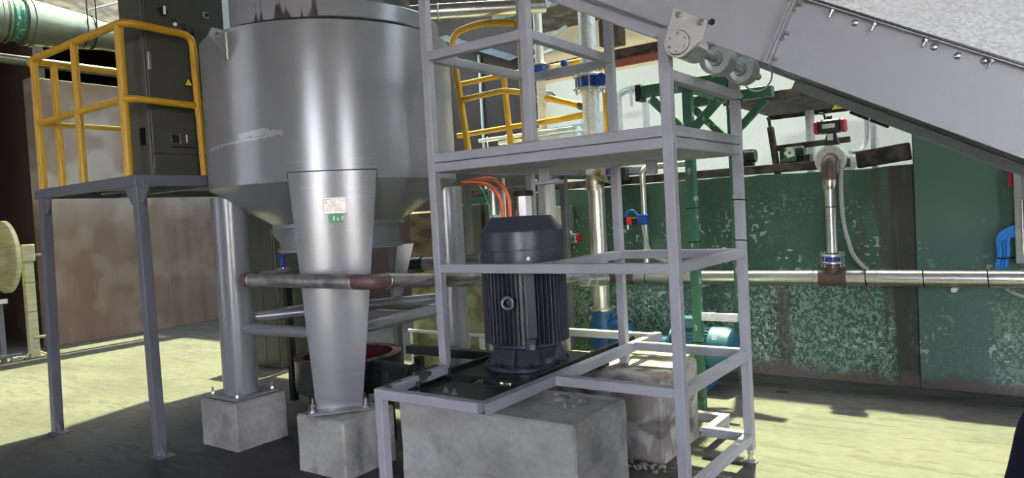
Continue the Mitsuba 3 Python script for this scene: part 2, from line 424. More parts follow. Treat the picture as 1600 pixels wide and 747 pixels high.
def jitter(m, amp, scale, seed=0):
    """break up a mesh's surface for rough concrete"""
    m = m.copy()
    m = m.subdivide_to_size(0.09) if hasattr(m, "subdivide_to_size") else m
    m.merge_vertices()
    n = m.vertex_normals
    d = meshkit.fbm(np.array(m.vertices) * scale, 3, seed) - 0.5
    m.vertices = m.vertices + n * d[:, None] * amp
    return m

# ------------------------------------------------------------------ scene-entry helpers
taken = set()
def numbered(k):
    if k not in taken:
        taken.add(k); return k
    i = 1
    while f"{k}_{i:03d}" in taken: i += 1
    k = f"{k}_{i:03d}"; taken.add(k); return k

def thing(name, label, cat_, group=None):
    k = numbered(name); labels[k] = {"label": label, "category": cat_}
    if group: labels[k]["group"] = group
    return k

def part(parent, name, mesh, m, smooth=35, label=None, kind=None):
    k = numbered(f"{parent}__{name}")
    scene[k] = mikit.ply(mesh, "surface_" + m, smooth=smooth)
    if label or kind: labels[k] = {**({"label": label} if label else {}), **({"kind": kind} if kind else {})}
    return k

def solo(name, mesh, m, label, cat_, group=None, smooth=35):
    k = thing(name, label, cat_, group); scene[k] = mikit.ply(mesh, "surface_" + m, smooth=smooth); return k

def struct(name, mesh, m, label, smooth=False):
    k = numbered(name); scene[k] = mikit.ply(mesh, "surface_" + m, smooth=smooth); labels[k] = {"label": label, "category": name.split("_")[0], "kind": "structure"}; return k

def grid_plane(x0, x1, y0, y1, z, nx=2, ny=2):
    return cb(x0, x1, y0, y1, z - 0.2, z, 0)

# ------------------------------------------------------------------ the setting
def sheet(pts): return trimesh.Trimesh(pts, [(0, 1, 2), (0, 2, 3)])
def sheet_y(x0, x1, y, z0, z1): return sheet([(x0, y, z0), (x1, y, z0), (x1, y, z1), (x0, y, z1)])
def sheet_x(x, y0, y1, z0, z1): return sheet([(x, y0, z0), (x, y1, z0), (x, y1, z1), (x, y0, z1)])
struct("floor", cb(-18, 6, -5, 9.6, -0.2, 0, 0), "floor_concrete", "bare concrete floor, pale where the sun falls and dark and oily round the machine")

def rough_top_wall(x0, x1, y0, y1, ztop, seed, amp=0.02, step=0.08):
    n = max(2, int((x1 - x0) / step)); xs = np.linspace(x0, x1, n + 1)
    h = ztop + amp * (meshkit.fbm(np.stack([xs * 4, xs * 0, xs * 0 + seed], -1), 3) - 0.5) * 2
    poly = [(x0, 0)] + [(x1, 0)] + list(zip(xs[::-1], h[::-1]))
    return prism(poly, y1 - y0, (0, y1, 0), (1, 0, 0), (0, 0, 1))
struct("wall_back", rough_top_wall(-5.6, -0.672, 6.55, 6.75, 1.825, 3), "green_wall", "low dark green wall with peeling, flaking paint behind the pipes")
struct("wall_right", cat([cb(-0.672, 6, 6.535, 6.75, 0, 2.3, 0.004)]), "green_wall", "taller smooth teal green wall panel at the right end of the low wall")
struct("wall_far", trimesh.Trimesh([(-5.8, 9.0, 0), (6, 9.0, 0), (6, 9.0, 3.52), (-5.8, 9.0, 3.52)], [(0, 1, 2), (0, 2, 3)]), "white_cladding", "bright pale translucent sheet wall beyond the low green wall")
struct("wall_far", cb(-18, -5.8, 9.0, 9.2, 0, 5.7, 0), "brown_cladding", "dark brown ribbed wall seen behind the yellow rails")
struct("wall_far", trimesh.Trimesh([(-5.8, 9.0, 3.52), (6, 9.0, 3.52), (6, 9.0, 5.7), (-5.8, 9.0, 5.7)], [(0, 1, 2), (0, 2, 3)]), "cream_wall", "cream translucent wall strip above the pale wall")
struct("ceiling", cb(-7.02, 6, -5, 6.10, 5.5, 5.65, 0), "roof_underside", "roof over the machine")
struct("ceiling", cb(-12.0, -7.02, -5, 3.84, 5.5, 5.65, 0), "roof_underside", "roof over the front left of the hall")
struct("ceiling", cb(-18, -12.0, 2.2, 9.6, 5.5, 5.65, 0), "roof_underside", "roof over the dark bay at the left")
struct("ceiling", cb(-5.8, 6, 7.9, 8.95, 4.26, 4.45, 0), "old_concrete", "concrete soffit along the far wall")
struct("ceiling", cb(-12.0, 6, 7.84, 9.6, 5.5, 5.65, 0), "roof_underside", "roof strip along the far wall")
mat("skylight_sheet", {"type": "thindielectric", "int_ior": 1.2, "specular_transmittance": rgb((0.32, 0.375, 0.325))}, False)
for x0, x1, y0, y1 in ((-12.0, -7.02, 3.84, 7.84), (-7.02, 6, 6.10, 7.84)):
    struct("skylight", sheet([(x0, y0, 5.56), (x1, y0, 5.56), (x1, y1, 5.56), (x0, y1, 5.56)]), "skylight_sheet", "clear greenish roof light sheet over the " + ("left bay" if x0 < -7 else "right bay"))
struct("wall_left", cb(-18.2, -18, 2.2, 9.6, 0, 5.7, 0), "brown_cladding", "far side of the unlit bay at the left")
struct("wall_left", cb(-18, -12.0, 2.2, 2.35, 0, 5.5, 0), "brown_cladding", "near side of the unlit bay at the left")
struct("wall_left", cb(-12.15, -12.0, -5, 2.35, 0, 5.5, 0), "brown_cladding", "left wall of the hall in front of the unlit bay")
struct("wall_left", cat([cb(-12.0, -11.72, 4.44, 9.0, 0, 4.0, 0.006)]), "brown_panel", "rust-brown scuffed partition standing behind the yellow railed platform")
struct("wall_left", cb(-18, -12.0, 4.6, 4.75, 0, 5.5, 0), "brown_cladding", "far cross wall of the unlit bay")
# front of the hall, behind the camera: two tall doorways let the daylight in
struct("wall_front", cat([cb(-7.0, 0.55, -5.1, -5, 0, 5.5, 0), cb(0.55, 2.5, -5.1, -5, 4.0, 5.5, 0), cb(2.5, 6, -5.1, -5, 0, 5.5, 0)]), "roof_underside", "dark front wall with a tall doorway behind the camera")
struct("wall_front", sheet_y(-12.1, -7.0, -5.05, 0, 5.5), "frosted_sheet", "frosted translucent part of the front wall")
struct("wall_side", cat([cb(6, 6.1, -5, -3.2, 0, 5.5, 0), cb(6, 6.1, -3.2, -1.5, 4.0, 5.5, 0), cb(6, 6.1, -1.5, 5.2, 0, 5.5, 0)]), "roof_underside", "dark side wall with a tall doorway to the right of the camera")
struct("wall_side", sheet_x(6.05, 5.2, 9.0, 0, 5.5), "frosted_sheet", "frosted translucent end of the side wall")

# ------------------------------------------------------------------ concrete pedestals and foundations
def block(x0, x1, y0, y1, z1, seed, m="concrete", amp=0.012, z0=-0.02):
    return jitter(cb(x0, x1, y0, y1, z0, z1, 0.012), amp, 6.0, seed)
PED = [(-5.03, -4.58, 2.87, 3.31, 0.355, "square concrete pedestal under the round left tank leg"),
       (-3.875, -3.42, 2.86, 3.31, 0.375, "square concrete pedestal under the tapered front tank leg"),
       (-3.90, -3.45, 4.03, 4.47, 0.36, "concrete pedestal under the tank leg behind the motor"),
       (-5.16, -4.71, 4.06, 4.50, 0.36, "concrete pedestal under the rear tank leg")]
for i, (x0, x1, y0, y1, z1, lab) in enumerate(PED):
    solo("concrete_pedestal", block(x0, x1, y0, y1, z1 - 0.006, 10 + i), "concrete", lab, "pedestal", "concrete pedestals under the tank legs", smooth=25)
solo("foundation_block", block(-2.86, -1.71, 2.80, 3.34, 0.590, 21, amp=0.016), "concrete", "large front concrete foundation block under the motor frame", "foundation block", smooth=25)
solo("foundation_block", block(-2.78, -1.81, 4.0, 4.62, 0.545, 22, amp=0.02), "old_concrete", "stained rear foundation block with one sunlit side, behind the front block", "foundation block", smooth=25)
solo("foundation_block", block(-2.75, -2.10, 5.02, 5.40, 0.44, 23, amp=0.012), "mossy_concrete", "low sunlit concrete plinth between the rear block and the blue pump", "foundation block", smooth=25)
# rubble round the anchor bolts on the front block
rub = []
rr = random.Random(3)
for cx, cy, n in ((-2.60, 2.98, 26), (-1.98, 3.17, 34)):
    for _ in range(n):
        s = rr.uniform(0.004, 0.013)
        m = trimesh.creation.icosphere(1, s); m.vertices = m.vertices * (1 + 0.5 * (meshkit.noise(m.vertices * 90, rr.randrange(99)) - 0.5))[:, None]
        m.apply_translation((cx + rr.gauss(0, 0.075), cy + rr.gauss(0, 0.05), 0.590 + s * 0.4)); rub.append(m)
k = solo("rubble", cat(rub), "old_concrete", "crumbs of broken grout round the anchor bolts on the front block", "rubble", smooth=False); labels[k]["kind"] = "stuff"
rub = []
for _ in range(60):
    s = rr.uniform(0.004, 0.014)
    m = trimesh.creation.icosphere(1, s); m.apply_translation((rr.uniform(-2.05, -1.75), rr.uniform(3.84, 3.97), s * 0.6)); rub.append(m)
k = solo("rubble", cat(rub), "old_concrete", "scattered crumbs on the floor at the foot of the rear block", "rubble", smooth=False); labels[k]["kind"] = "stuff"

# ------------------------------------------------------------------ the conical tank
tank = thing("conical_tank", "huge grey painted tank with a conical bottom standing on legs", "tank")
RT, ZS, ZR = 0.925, 1.895, 2.93
A0 = math.radians(-40.3)      # the tank side that faces the front leg
part(tank, "shell", lathe([(RT - 0.012, ZS), (RT, ZS), (RT, ZR), (RT - 0.012, ZR)], 160, True, (*TC, 0)), "tank_paint", 30)
part(tank, "cone", lathe([(0.49, 1.61), (RT + 0.004, ZS - 0.002), (RT - 0.01, ZS + 0.01), (0.47, 1.625)], 120, True, (*TC, 0)), "tank_grey", 30)
part(tank, "seam", lathe([(RT - 0.004, ZS - 0.006), (RT + 0.0035, ZS - 0.004), (RT + 0.0035, ZS + 0.002), (RT - 0.004, ZS + 0.004)], 120, True, (*TC, 0)), "tank_grey", 30)
part(tank, "outlet_flange", lathe([(0.30, 1.585), (0.495, 1.585), (0.50, 1.59), (0.50, 1.612), (0.495, 1.617), (0.30, 1.617)], 96, True, (*TC, 0)), "tank_grey", 30)
part(tank, "outlet_drum", lathe([(0.43, 1.43), (0.455, 1.43), (0.455, 1.588), (0.43, 1.588)], 96, True, (*TC, 0)), "tank_grey", 30)
part(tank, "bottom_flange", lathe([(0.05, 1.405), (0.47, 1.405), (0.475, 1.41), (0.475, 1.428), (0.47, 1.433), (0.05, 1.433)], 96, True, (*TC, 0)), "tank_grey", 30)
part(tank, "bearing_housing", lathe([(0, 0.96), (0.10, 0.96), (0.12, 0.98), (0.12, 1.16), (0.22, 1.28), (0.22, 1.41), (0, 1.41)], 48, p0=(*TC, 0)), "motor_paint", 30)
part(tank, "shaft", cyl((*TC, 0.56), (*TC, 0.97), 0.06), "raw_steel")
part(tank, "top_plate", lathe([(0.55, ZR - 0.03), (RT - 0.004, ZR - 0.03), (RT - 0.004, ZR - 0.018), (0.55, ZR - 0.018)], 120, True, (*TC, 0)), "tank_paint", 30)
part(tank, "top_ring", lathe([(0.80, 2.97), (0.845, 2.97), (0.85, 2.975), (0.85, 3.085), (0.845, 3.09), (0.80, 3.09)], 80, True, (*TC, 0), a0=A0 - 0.075, a1=A0 + 2.4), "tank_paint", 30)
part(tank, "gasket", lathe([(0.78, 2.91), (0.83, 2.91), (0.83, 2.972), (0.78, 2.972)], 96, True, (*TC, 0)), "rubber", 30)
part(tank, "feed_neck", lathe([(0.60, 2.91), (0.64, 2.91), (0.64, 3.75), (0.60, 3.75)], 96, True, (*TC, 0)), "black_paint", 30, "dark glossy inner neck")
A0 = math.radians(-40.3)
part(tank, "feed_hood", lathe([(0.69, 2.915), (0.705, 2.915), (0.705, 3.85), (0.69, 3.85)], 60, True, (*TC, 0), a0=A0 - 2.2, a1=A0 - 0.075), "hood_paint", 30, "curved hood plate with black weld burns along its foot")
aL = A0 - 0.075
eL = np.array([math.cos(aL), math.sin(aL), 0])
part(tank, "hood_edge", obar(np.array([*TC, 2.955]) + eL * 0.64, np.array([*TC, 2.955]) + eL * 0.84, 0.012, 0.012), "hood_paint")
# lifting lug on the shell
aG = A0 - math.radians(46)
rad, tan_ = np.array([math.cos(aG), math.sin(aG), 0]), np.array([-math.sin(aG), math.cos(aG), 0])
lug = Polygon([(-0.02, 0.09), (0.105, 0.09), (0.130, 0.04), (0.02, -0.10), (-0.02, -0.10)]).difference(Point(0.07, 0.045).buffer(0.020))
lg = part(tank, "lifting_lug", prism(lug, 0.02, np.array([*TC, 2.83]) + rad * 0.925 + tan_ * 0.01, rad, (0, 0, 1)), "tank_paint", 30)
part(lg, "weld_bead", tube([np.array([*TC, 2.73 + 0.03 * k]) + rad * (0.928 + 0.003 * (k % 2)) + tan_ * 0.012 for k in range(7)], 0.006, 8), "white_plastic", 40)
# tapered front leg: a curved plate that narrows to its foot
def taper_plate(r, t, z0, z1, lo, hi, n=18, m=14, aim=A0):
    outer, inner = [], []
    for k in range(m + 1):
        u = k / m; z = z0 + (z1 - z0) * u
        a, b = lo[0] * (1 - u) + hi[0] * u, lo[1] * (1 - u) + hi[1] * u
        for i in range(n + 1):
            s = a + (b - a) * i / n; an = aim + s / r
            outer.append((TC[0] + r * math.cos(an), TC[1] + r * math.sin(an), z)); inner.append((TC[0] + (r - t) * math.cos(an), TC[1] + (r - t) * math.sin(an), z))
    N = (m + 1) * (n + 1); v = np.array(outer + inner); f = []
    I = lambda k, i: k * (n + 1) + i
    for k in range(m):
        for i in range(n):
            f += [(I(k, i), I(k, i + 1), I(k + 1, i + 1)), (I(k, i), I(k + 1, i + 1), I(k + 1, i))]
            f += [(N + I(k, i + 1), N + I(k, i), N + I(k + 1, i)), (N + I(k, i + 1), N + I(k + 1, i), N + I(k + 1, i + 1))]
    for k in range(m):
        for i, sgn in ((0, 1), (n, -1)):
            q = [I(k, i), I(k + 1, i), N + I(k + 1, i), N + I(k, i)]
            q = q if sgn > 0 else q[::-1]
            f += [(q[0], q[1], q[2]), (q[0], q[2], q[3])]
    for i in range(n):
        f += [(I(0, i), N + I(0, i), N + I(0, i + 1)), (I(0, i), N + I(0, i + 1), I(0, i + 1))]
        f += [(I(m, i), I(m, i + 1), N + I(m, i + 1)), (I(m, i), N + I(m, i + 1), N + I(m, i))]
    return trimesh.Trimesh(v, np.array(f), process=False)
leg = part(tank, "front_leg", taper_plate(0.940, 0.012, 0.395, 1.945, (-0.235, 0.065), (-0.322, 0.255)), "tank_paint", 30, "tapered plate leg, wide at the top and narrow at its foot")
def on_shell(s_, z, r=0.941): return (TC[0] + r * math.cos(A0 + s_ / r), TC[1] + r * math.sin(A0 + s_ / r), z)
part(leg, "weld_line", tube([on_shell(-0.315, 1.885, 0.932), on_shell(-0.325, 1.94, 0.932)] + [on_shell(q, 1.949, 0.934) for q in np.linspace(-0.324, 0.257, 24)] + [on_shell(0.257, 1.94, 0.932), on_shell(0.252, 1.885, 0.932)], 0.0035, 8), "motor_paint", 40)
fr = np.array([math.cos(A0), math.sin(A0), 0]); ft = np.array([-math.sin(A0), math.cos(A0), 0])
cF = np.array([*TC, 0])
part(leg, "web", prism([(-0.17, 0.395), (0.0, 0.395), (0.0, 1.88), (-0.06, 1.80), (-0.30, 1.66)], 0.012, cF + fr * 0.925 + ft * -0.075, fr, (0, 0, 1)), "tank_paint", 30)
bp = part(leg, "base_plate", obar(cF + fr * 0.79 + ft * -0.085 + [0, 0, 0.386], cF + fr * 1.02 + ft * -0.085 + [0, 0, 0.386], 0.40, 0.02), "tank_grey")
for a, b in ((0.985, -0.255), (0.985, 0.085), (0.82, -0.255), (0.82, 0.085)):
    part(leg, "bolt", hexbolt(cF + fr * a + ft * b + [0, 0, 0.396], (0, 0, 1), 0.016, 0.018, stud=0.035), "zinc", 30)
part(leg, "nameplate", obar(cF + fr * 0.9425 + ft * -0.033 + [0, 0, 1.668], cF + fr * 0.9425 + ft * -0.033 + [0, 0, 1.772], 0.150, 0.0025, 0.0008, up=fr), "nameplate_metal", label="small engraved metal nameplate")
for a, b in ((-0.10, 1.765), (0.035, 1.765), (-0.10, 1.675), (0.035, 1.675)):
    part(leg, "rivet", lathe([(0, 0), (0.006, 0), (0.004, 0.003), (0, 0.004)], 10, p0=cF + fr * 0.9435 + ft * a + [0, 0, b], axis=fr), "zinc", 30)
part(leg, "sticker", obar(cF + fr * 0.9425 + ft * -0.029 + [0, 0, 1.607], cF + fr * 0.9425 + ft * -0.029 + [0, 0, 1.662], 0.095, 0.0016, 0.0004, up=fr), "label_green", label="green sticker below the nameplate")
for i, (a, b) in enumerate(((-0.055, 0.05), (-0.03, 0.03), (0.0, 0.045))):
    part(leg, "sticker_print", obar(cF + fr * 0.9436 + ft * (a + 0.012) + [0, 0, 1.622], cF + fr * 0.9436 + ft * (a + 0.012) + [0, 0, 1.622 + b * 0.6], 0.010, 0.0008, 0.0002, up=fr), "white_plastic")
# three round legs
for (x, y), zb, lab in (((-4.765, 3.05), 0.36, None), ((-3.675, 4.255), 0.365, None), ((-4.935, 4.28), 0.365, None)):
    L = part(tank, "leg", cyl((x, y, zb + 0.02), (x, y, 1.84), 0.125, 48, 0.002), "tank_grey", 35)
    part(L, "base_plate", cb(x - 0.20, x + 0.18, y - 0.165, y + 0.20, zb, zb + 0.022, 0.003), "tank_grey")
    for a, b in ((-0.165, -0.13), (0.145, -0.13), (-0.165, 0.165), (0.145, 0.165)):
        part(L, "bolt", hexbolt((x + a, y + b, zb + 0.022), (0, 0, 1), 0.016, 0.018, stud=0.03), "zinc", 30)
zb = 0.872
for a, b, r in (((-4.65, 3.04, zb - 0.01), (-3.72, 3.06, zb + 0.005), 0.04), ((-3.62, 3.14, zb + 0.02), (-3.675, 4.14, zb + 0.02), 0.045), ((-4.86, 3.14, zb + 0.03), (-4.93, 4.17, zb + 0.03), 0.04),
                ((-4.80, 3.14, zb + 0.05), (-3.79, 4.21, zb + 0.09), 0.042), ((-4.82, 4.26, zb), (-3.79, 4.26, zb), 0.04)):
    part(tank, "brace", cyl(a, b, r, 24), "tank_grey")
part(tank, "strut", prism([(0, 0), (0.06, 0), (0.20, 0.50), (0.07, 0.50)], 0.012, (-4.07, 3.98, 0.91), (0.646, 0.763, 0), (0, 0, 1)), "tank_grey", 30, "sloping plate strut below the outlet")
part(tank, "side_nozzle", lathe([(0.10, -0.10), (0.17, -0.10), (0.20, -0.07), (0.20, -0.05), (0.12, -0.05), (0.12, 0.10), (0.10, 0.10)], 40, True, (-4.80, 3.62, 1.56), (-0.55, -0.35, -0.55)), "tank_grey", 30)

# black pulley guard under the tank
pg = thing("pulley_guard", "open black round guard with a dark red inside, low under the tank", "machine guard")
part(pg, "wall", lathe([(0.385, 0.34), (0.405, 0.34), (0.41, 0.35), (0.41, 0.565), (0.405, 0.575), (0.385, 0.575)], 96, True, (*TC, 0)), "black_paint", 30)
part(pg, "rim", lathe([(0.345, 0.572), (0.415, 0.572), (0.418, 0.576), (0.415, 0.582), (0.345, 0.582)], 96, True, (*TC, 0)), "rusty_steel", 30)
part(pg, "lining", lathe([(0, 0.42), (0.355, 0.42), (0.366, 0.43), (0.38, 0.576), (0.384, 0.576), (0.384, 0.41), (0, 0.41)], 96, p0=(*TC, 0)), "red_paint", 30, "dark red inside")
part(pg, "floor_plate", lathe([(0, 0.33), (0.40, 0.33), (0.40, 0.345), (0, 0.345)], 64, p0=(*TC, 0)), "black_paint", 30)
for a in range(4):
    q = np.array([*TC, 0]) + 0.30 * np.array([math.cos(a * 1.57 + 0.5), math.sin(a * 1.57 + 0.5), 0])
    part(pg, "foot", cb(q[0] - 0.03, q[0] + 0.03, q[1] - 0.03, q[1] + 0.03, 0, 0.335), "black_paint")
bg = thing("belt_guard", "black box beam belt guard running from the pulley guard to the motor base", "machine guard")
part(bg, "top_rail", obar((-3.86, 3.59, 0.55), (-2.93, 3.39, 0.56), 0.08, 0.06), "black_paint")
part(bg, "back_rail", obar((-3.86, 3.93, 0.60), (-2.885, 3.95, 0.60), 0.08, 0.06), "black_paint")
part(bg, "side_plate", obar((-3.86, 3.59, 0.42), (-2.90, 3.38, 0.43), 0.012, 0.22), "black_paint")
part(bg, "cross_bar", obar((-3.0, 3.38, 0.56), (-2.98, 3.95, 0.60), 0.06, 0.05), "black_paint")
for x, y in ((-3.75, 3.58), (-3.05, 3.44), (-3.75, 3.92), (-3.05, 3.94)):
    part(bg, "support", cb(x - 0.03, x + 0.03, y - 0.03, y + 0.03, 0, 0.55), "black_paint")
part(bg, "tension_screw", cyl((-3.12, 3.20, 0.63), (-2.92, 3.16, 0.63), 0.008, 12), "zinc")
part(bg, "handwheel", lathe([(0.04, -0.012), (0.058, -0.012), (0.062, 0), (0.058, 0.012), (0.04, 0.012)], 24, True, (-3.12, 3.20, 0.63), (-0.98, 0.2, 0)), "rubber")
part(bg, "screw_bracket", cb(-3.07, -3.03, 3.16, 3.36, 0.55, 0.66), "black_paint")

# ------------------------------------------------------------------ access platform with yellow rails
pf = thing("access_platform", "grey steel platform on thin legs with a yellow pipe railing, beside the tank", "platform")
PX0, PX1, PY0, PY1 = -6.76, -5.05, 2.52, 5.3
part(pf, "front_beam", cb(PX0, PX1, PY0, PY0 + 0.05, 1.948, 2.026), "platform_paint")
part(pf, "side_beam", cb(PX1 - 0.05, PX1, PY0 + 0.05, 3.07, 1.948, 2.026), "platform_paint")
part(pf, "side_beam", cb(-5.29, -5.24, 3.10, PY1, 1.948, 2.026), "platform_paint")
part(pf, "side_beam", cb(PX0, PX0 + 0.05, PY0 + 0.05, PY1, 1.948, 2.026), "platform_paint")
part(pf, "back_beam", cb(PX0 + 0.05, -5.29, PY1 - 0.05, PY1, 1.948, 2.026), "platform_paint")
part(pf, "joist", cb(PX0 + 0.05, -5.29, 3.2, 3.25, 1.95, 2.0), "platform_paint")
part(pf, "joist", cb(PX0 + 0.05, -5.29, 4.2, 4.25, 1.95, 2.0), "platform_paint")
part(pf, "deck", cat([cb(PX0 + 0.045, PX1 - 0.045, PY0 + 0.045, 3.10, 2.004, 2.020, 0.002), cb(PX0 + 0.045, -5.25, 3.10, PY1 - 0.04, 2.004, 2.020, 0.002)]), "platform_paint")
part(pf, "bracing_rod", obar((-5.75, 2.60, 1.93), (-5.11, 3.04, 1.965), 0.008, 0.02), "platform_paint")
def plat_leg(p0, p1, gus):
    L = part(pf, "leg", obar(p0, p1, 0.072, 0.072, 0.004, up=(0, 1, 0)), "platform_paint")
    part(L, "foot_plate", cb(p1[0] - 0.045, p1[0] + 0.10, p1[1] - 0.06, p1[1] + 0.06, 0, 0.012), "platform_paint")
    part(L, "foot_gusset", prism([(0, 0), (0.07, 0), (0.07, 0.025), (0.0, 0.10)], 0.008, (p1[0] + 0.03, p1[1] - 0.01, 0.01), (1, 0, 0), (0, 0, 1)), "platform_paint", 30)
    for s in gus:
        part(L, "gusset", prism([(0, 0), (0.13 * s, 0), (0.13 * s, -0.03), (0.05 * s, -0.13), (0, -0.13)] if s > 0 else [(0, 0), (0, -0.13), (0.05 * s, -0.13), (0.13 * s, -0.03), (0.13 * s, 0)], 0.01, (p0[0] + 0.03 * s, PY0 + 0.03, 1.948), (1, 0, 0), (0, 0, 1)), "platform_paint", 30)
plat_leg((-6.66, 2.56, 1.95), (-6.50, 2.46, 0.0), (1,))
plat_leg((-5.085, 2.56, 1.95), (-5.055, 2.56, 0.0), (-1, 1))
for x in (-6.70, -5.28):
    L = part(pf, "leg", obar((x, 5.22, 1.95), (x, 5.22, 0), 0.072, 0.072, 0.004, up=(0, 1, 0)), "platform_paint")
rl = part(pf, "railing", tube([(-6.645, 2.55, 3.09), (-6.645, 2.55, 3.112), (-5.11, 2.55, 3.112), (-5.11, 3.06, 3.10), (-5.09, 3.075, 2.03)], 0.029, 16, 0.09), "yellow_paint", 40, "yellow pipe handrail of the front and right side")
part(rl, "mid_rail", tube([(-6.645, 2.55, 2.575), (-5.11, 2.55, 2.575), (-5.11, 3.075, 2.565)], 0.026, 16, 0.07), "yellow_paint", 40)
for x, r in ((-6.64, 0.03), (-5.90, 0.029), (-5.19, 0.032)):
    part(rl, "post", cyl((x, 2.55, 2.02), (x, 2.55, 3.10), r, 20, 0.001), "yellow_paint", 40)
part(rl, "end_loop", ring((-6.70, 2.55, 3.09), (0.9, 0.4, 0), 0.02, 0.034, 0.02, 24), "yellow_paint", 40)
r2 = part(pf, "railing", tube([(-6.645, 2.55, 3.09), (-6.645, 5.25, 3.10)], 0.026), "yellow_paint", 40, "yellow pipe handrail along the far left side")
part(r2, "mid_rail", tube([(-6.645, 2.55, 2.575), (-6.645, 5.25, 2.575)], 0.023), "yellow_paint", 40)
for y in (2.70, 3.55, 4.4, 5.22):
    part(r2, "post", cyl((-6.645, y, 2.02), (-6.645, y, 3.09), 0.029, 20, 0.001), "yellow_paint", 40)

# control cabinet on the platform
cc = thing("control_cabinet", "dark olive grey electrical control cabinet standing on the railed platform", "cabinet")
CX0, CX1, CY0, CY1, CZ0, CZ1 = -5.60, -5.25, 2.76, 3.44, 2.022, 3.95
part(cc, "body", cb(CX0, CX1 - 0.02, CY0, CY1, CZ0, CZ1, 0.006), "cabinet_paint")
dr_ = part(cc, "door", cb(CX1 - 0.018, CX1, CY0 + 0.012, CY1 - 0.012, CZ0 + 0.185, CZ1 - 0.02, 0.004), "cabinet_paint")
part(cc, "plinth_panel", cb(CX1 - 0.018, CX1 - 0.002, CY0 + 0.012, CY1 - 0.012, CZ0 + 0.01, CZ0 + 0.178, 0.003), "cabinet_paint")
part(cc, "vent", cb(-5.405, -5.325, CY0 - 0.004, CY0 + 0.004, 2.275, 2.405, 0.002), "dark_hole", label="black vent square")
X1 = CX1
part(dr_, "handle", cb(X1, X1 + 0.012, 2.775, 2.80, 2.83, 2.965, 0.004), "zinc", label="slim metal door handle")
sg = part(dr_, "warning_sign", prism([(0, 0), (0.075, 0), (0.0375, 0.068)], 0.002, (X1, 3.048, 2.742), (0, 1, 0), (0, 0, 1)), "black_paint", 30, "yellow and black triangular electric shock warning sign")
part(sg, "field", prism([(0.010, 0.006), (0.065, 0.006), (0.0375, 0.056)], 0.0012, (X1 + 0.002, 3.048, 2.742), (0, 1, 0), (0, 0, 1)), "sign_yellow", 30)
part(sg, "symbol", prism([(0.040, 0.042), (0.032, 0.026), (0.038, 0.027), (0.034, 0.010), (0.044, 0.030), (0.038, 0.029)], 0.0008, (X1 + 0.0032, 3.048, 2.742), (0, 1, 0), (0, 0, 1)), "black_paint", 30)
sw = part(dr_, "main_switch", cyl((X1, 2.915, 3.285), (X1 + 0.02, 2.915, 3.285), 0.035, 32), "black_paint", 30)
part(sw, "lever", cb(X1 + 0.018, X1 + 0.035, 2.912, 2.928, 3.26, 3.325, 0.003), "white_plastic")
for y, z, m in ((3.005, 3.205, "white_plastic"), (3.075, 3.185, "black_paint"), (3.145, 3.165, "black_paint")):
    bt = part(dr_, "button", cyl((X1, y, z), (X1 + 0.02, y, z), 0.014, 20), m, 30)
    part(bt, "tag", cb(X1, X1 + 0.002, y - 0.02, y + 0.02, z + 0.025, z + 0.037, 0), "rubber")
ks = part(dr_, "selector", cb(X1, X1 + 0.012, 3.245, 3.295, 3.30, 3.35, 0.004), "zinc")
part(ks, "knob", cyl((X1 + 0.012, 3.27, 3.325), (X1 + 0.03, 3.27, 3.325), 0.014, 20), "black_paint", 30)
ps = part(dr_, "socket_panel", cb(X1, X1 + 0.006, 2.91, 3.09, 2.275, 2.37, 0.002), "cabinet_paint")
part(ps, "socket", cyl((X1 + 0.006, 2.945, 2.32), (X1 + 0.014, 2.945, 2.32), 0.03, 24), "black_paint", 30)
part(ps, "frame", cb(X1 + 0.006, X1 + 0.01, 2.978, 2.984, 2.285, 2.365, 0), "zinc")
part(ps, "lever", cb(X1 + 0.006, X1 + 0.02, 3.03, 3.04, 2.295, 2.355, 0.002), "zinc")
part(ps, "shelf", cb(X1, X1 + 0.02, 2.92, 3.10, 2.255, 2.263, 0.001), "black_paint")
solo("white_sheet", cb(-7.16, -6.72, 4.60, 4.62, 3.2, 5.5, 0.003), "white_paint", "narrow bright white sheet hanging beyond the cabinet and the tank", "sheet")

# ------------------------------------------------------------------ the square tube tower frame
tw = thing("steel_tower_frame", "tall open frame of grey square steel tube round the big motor", "steel frame")
W = 0.055; H_ = W / 2
xFR, xFL, xFM, xBL, xBM, xBR, yF, yB = -1.3775, -2.9245, -2.188, -2.885, -2.19, -1.365, 3.2875, 4.2875
def post(x, y, z0, z1, lab=None, m="frame_paint"):
    return part(tw, "post", cb(x - H_, x + H_, y - H_, y + H_, z0, z1, 0.004), m, label=lab)
post(xFR, yF, 0.0, 2.462); post(xFL, yF, 0.640, 3.25); post(xFM, yF, 1.997, 2.86)
post(xBL, yB, 0.0, 3.25); post(xBM, yB, 0.548, 2.86)
ft_ = post(xBR, yB, 0.075, 2.33)
part(ft_, "levelling_foot", lathe([(0, 0), (0.042, 0), (0.045, 0.006), (0.040, 0.014), (0.014, 0.02), (0.012, 0.08), (0, 0.08)], 24, p0=(xBR, yB, 0)), "zinc", 30)
part(ft_, "lock_nut", lathe([(0, 0), (0.02, 0), (0.02, 0.014), (0, 0.014)], 6, p0=(xBR, yB, 0.045)), "zinc", 30)
def beam(p0, p1, name="beam", m="frame_paint", w=W, h=W): return part(tw, name, obar(p0, p1, w, h), m)
for z in (1.9675, 1.9085):
    beam((xFL + H_, yF, z), (xFR - H_, yF, z), "deck_beam"); beam((xBL + H_, yB, z), (xBR - H_, yB, z), "deck_beam")
    beam((xFR, yF + H_, z), (xBR, yB - H_, z), "deck_beam"); beam((xFL, yF + H_, z), (xBL, yB - H_, z), "deck_beam")
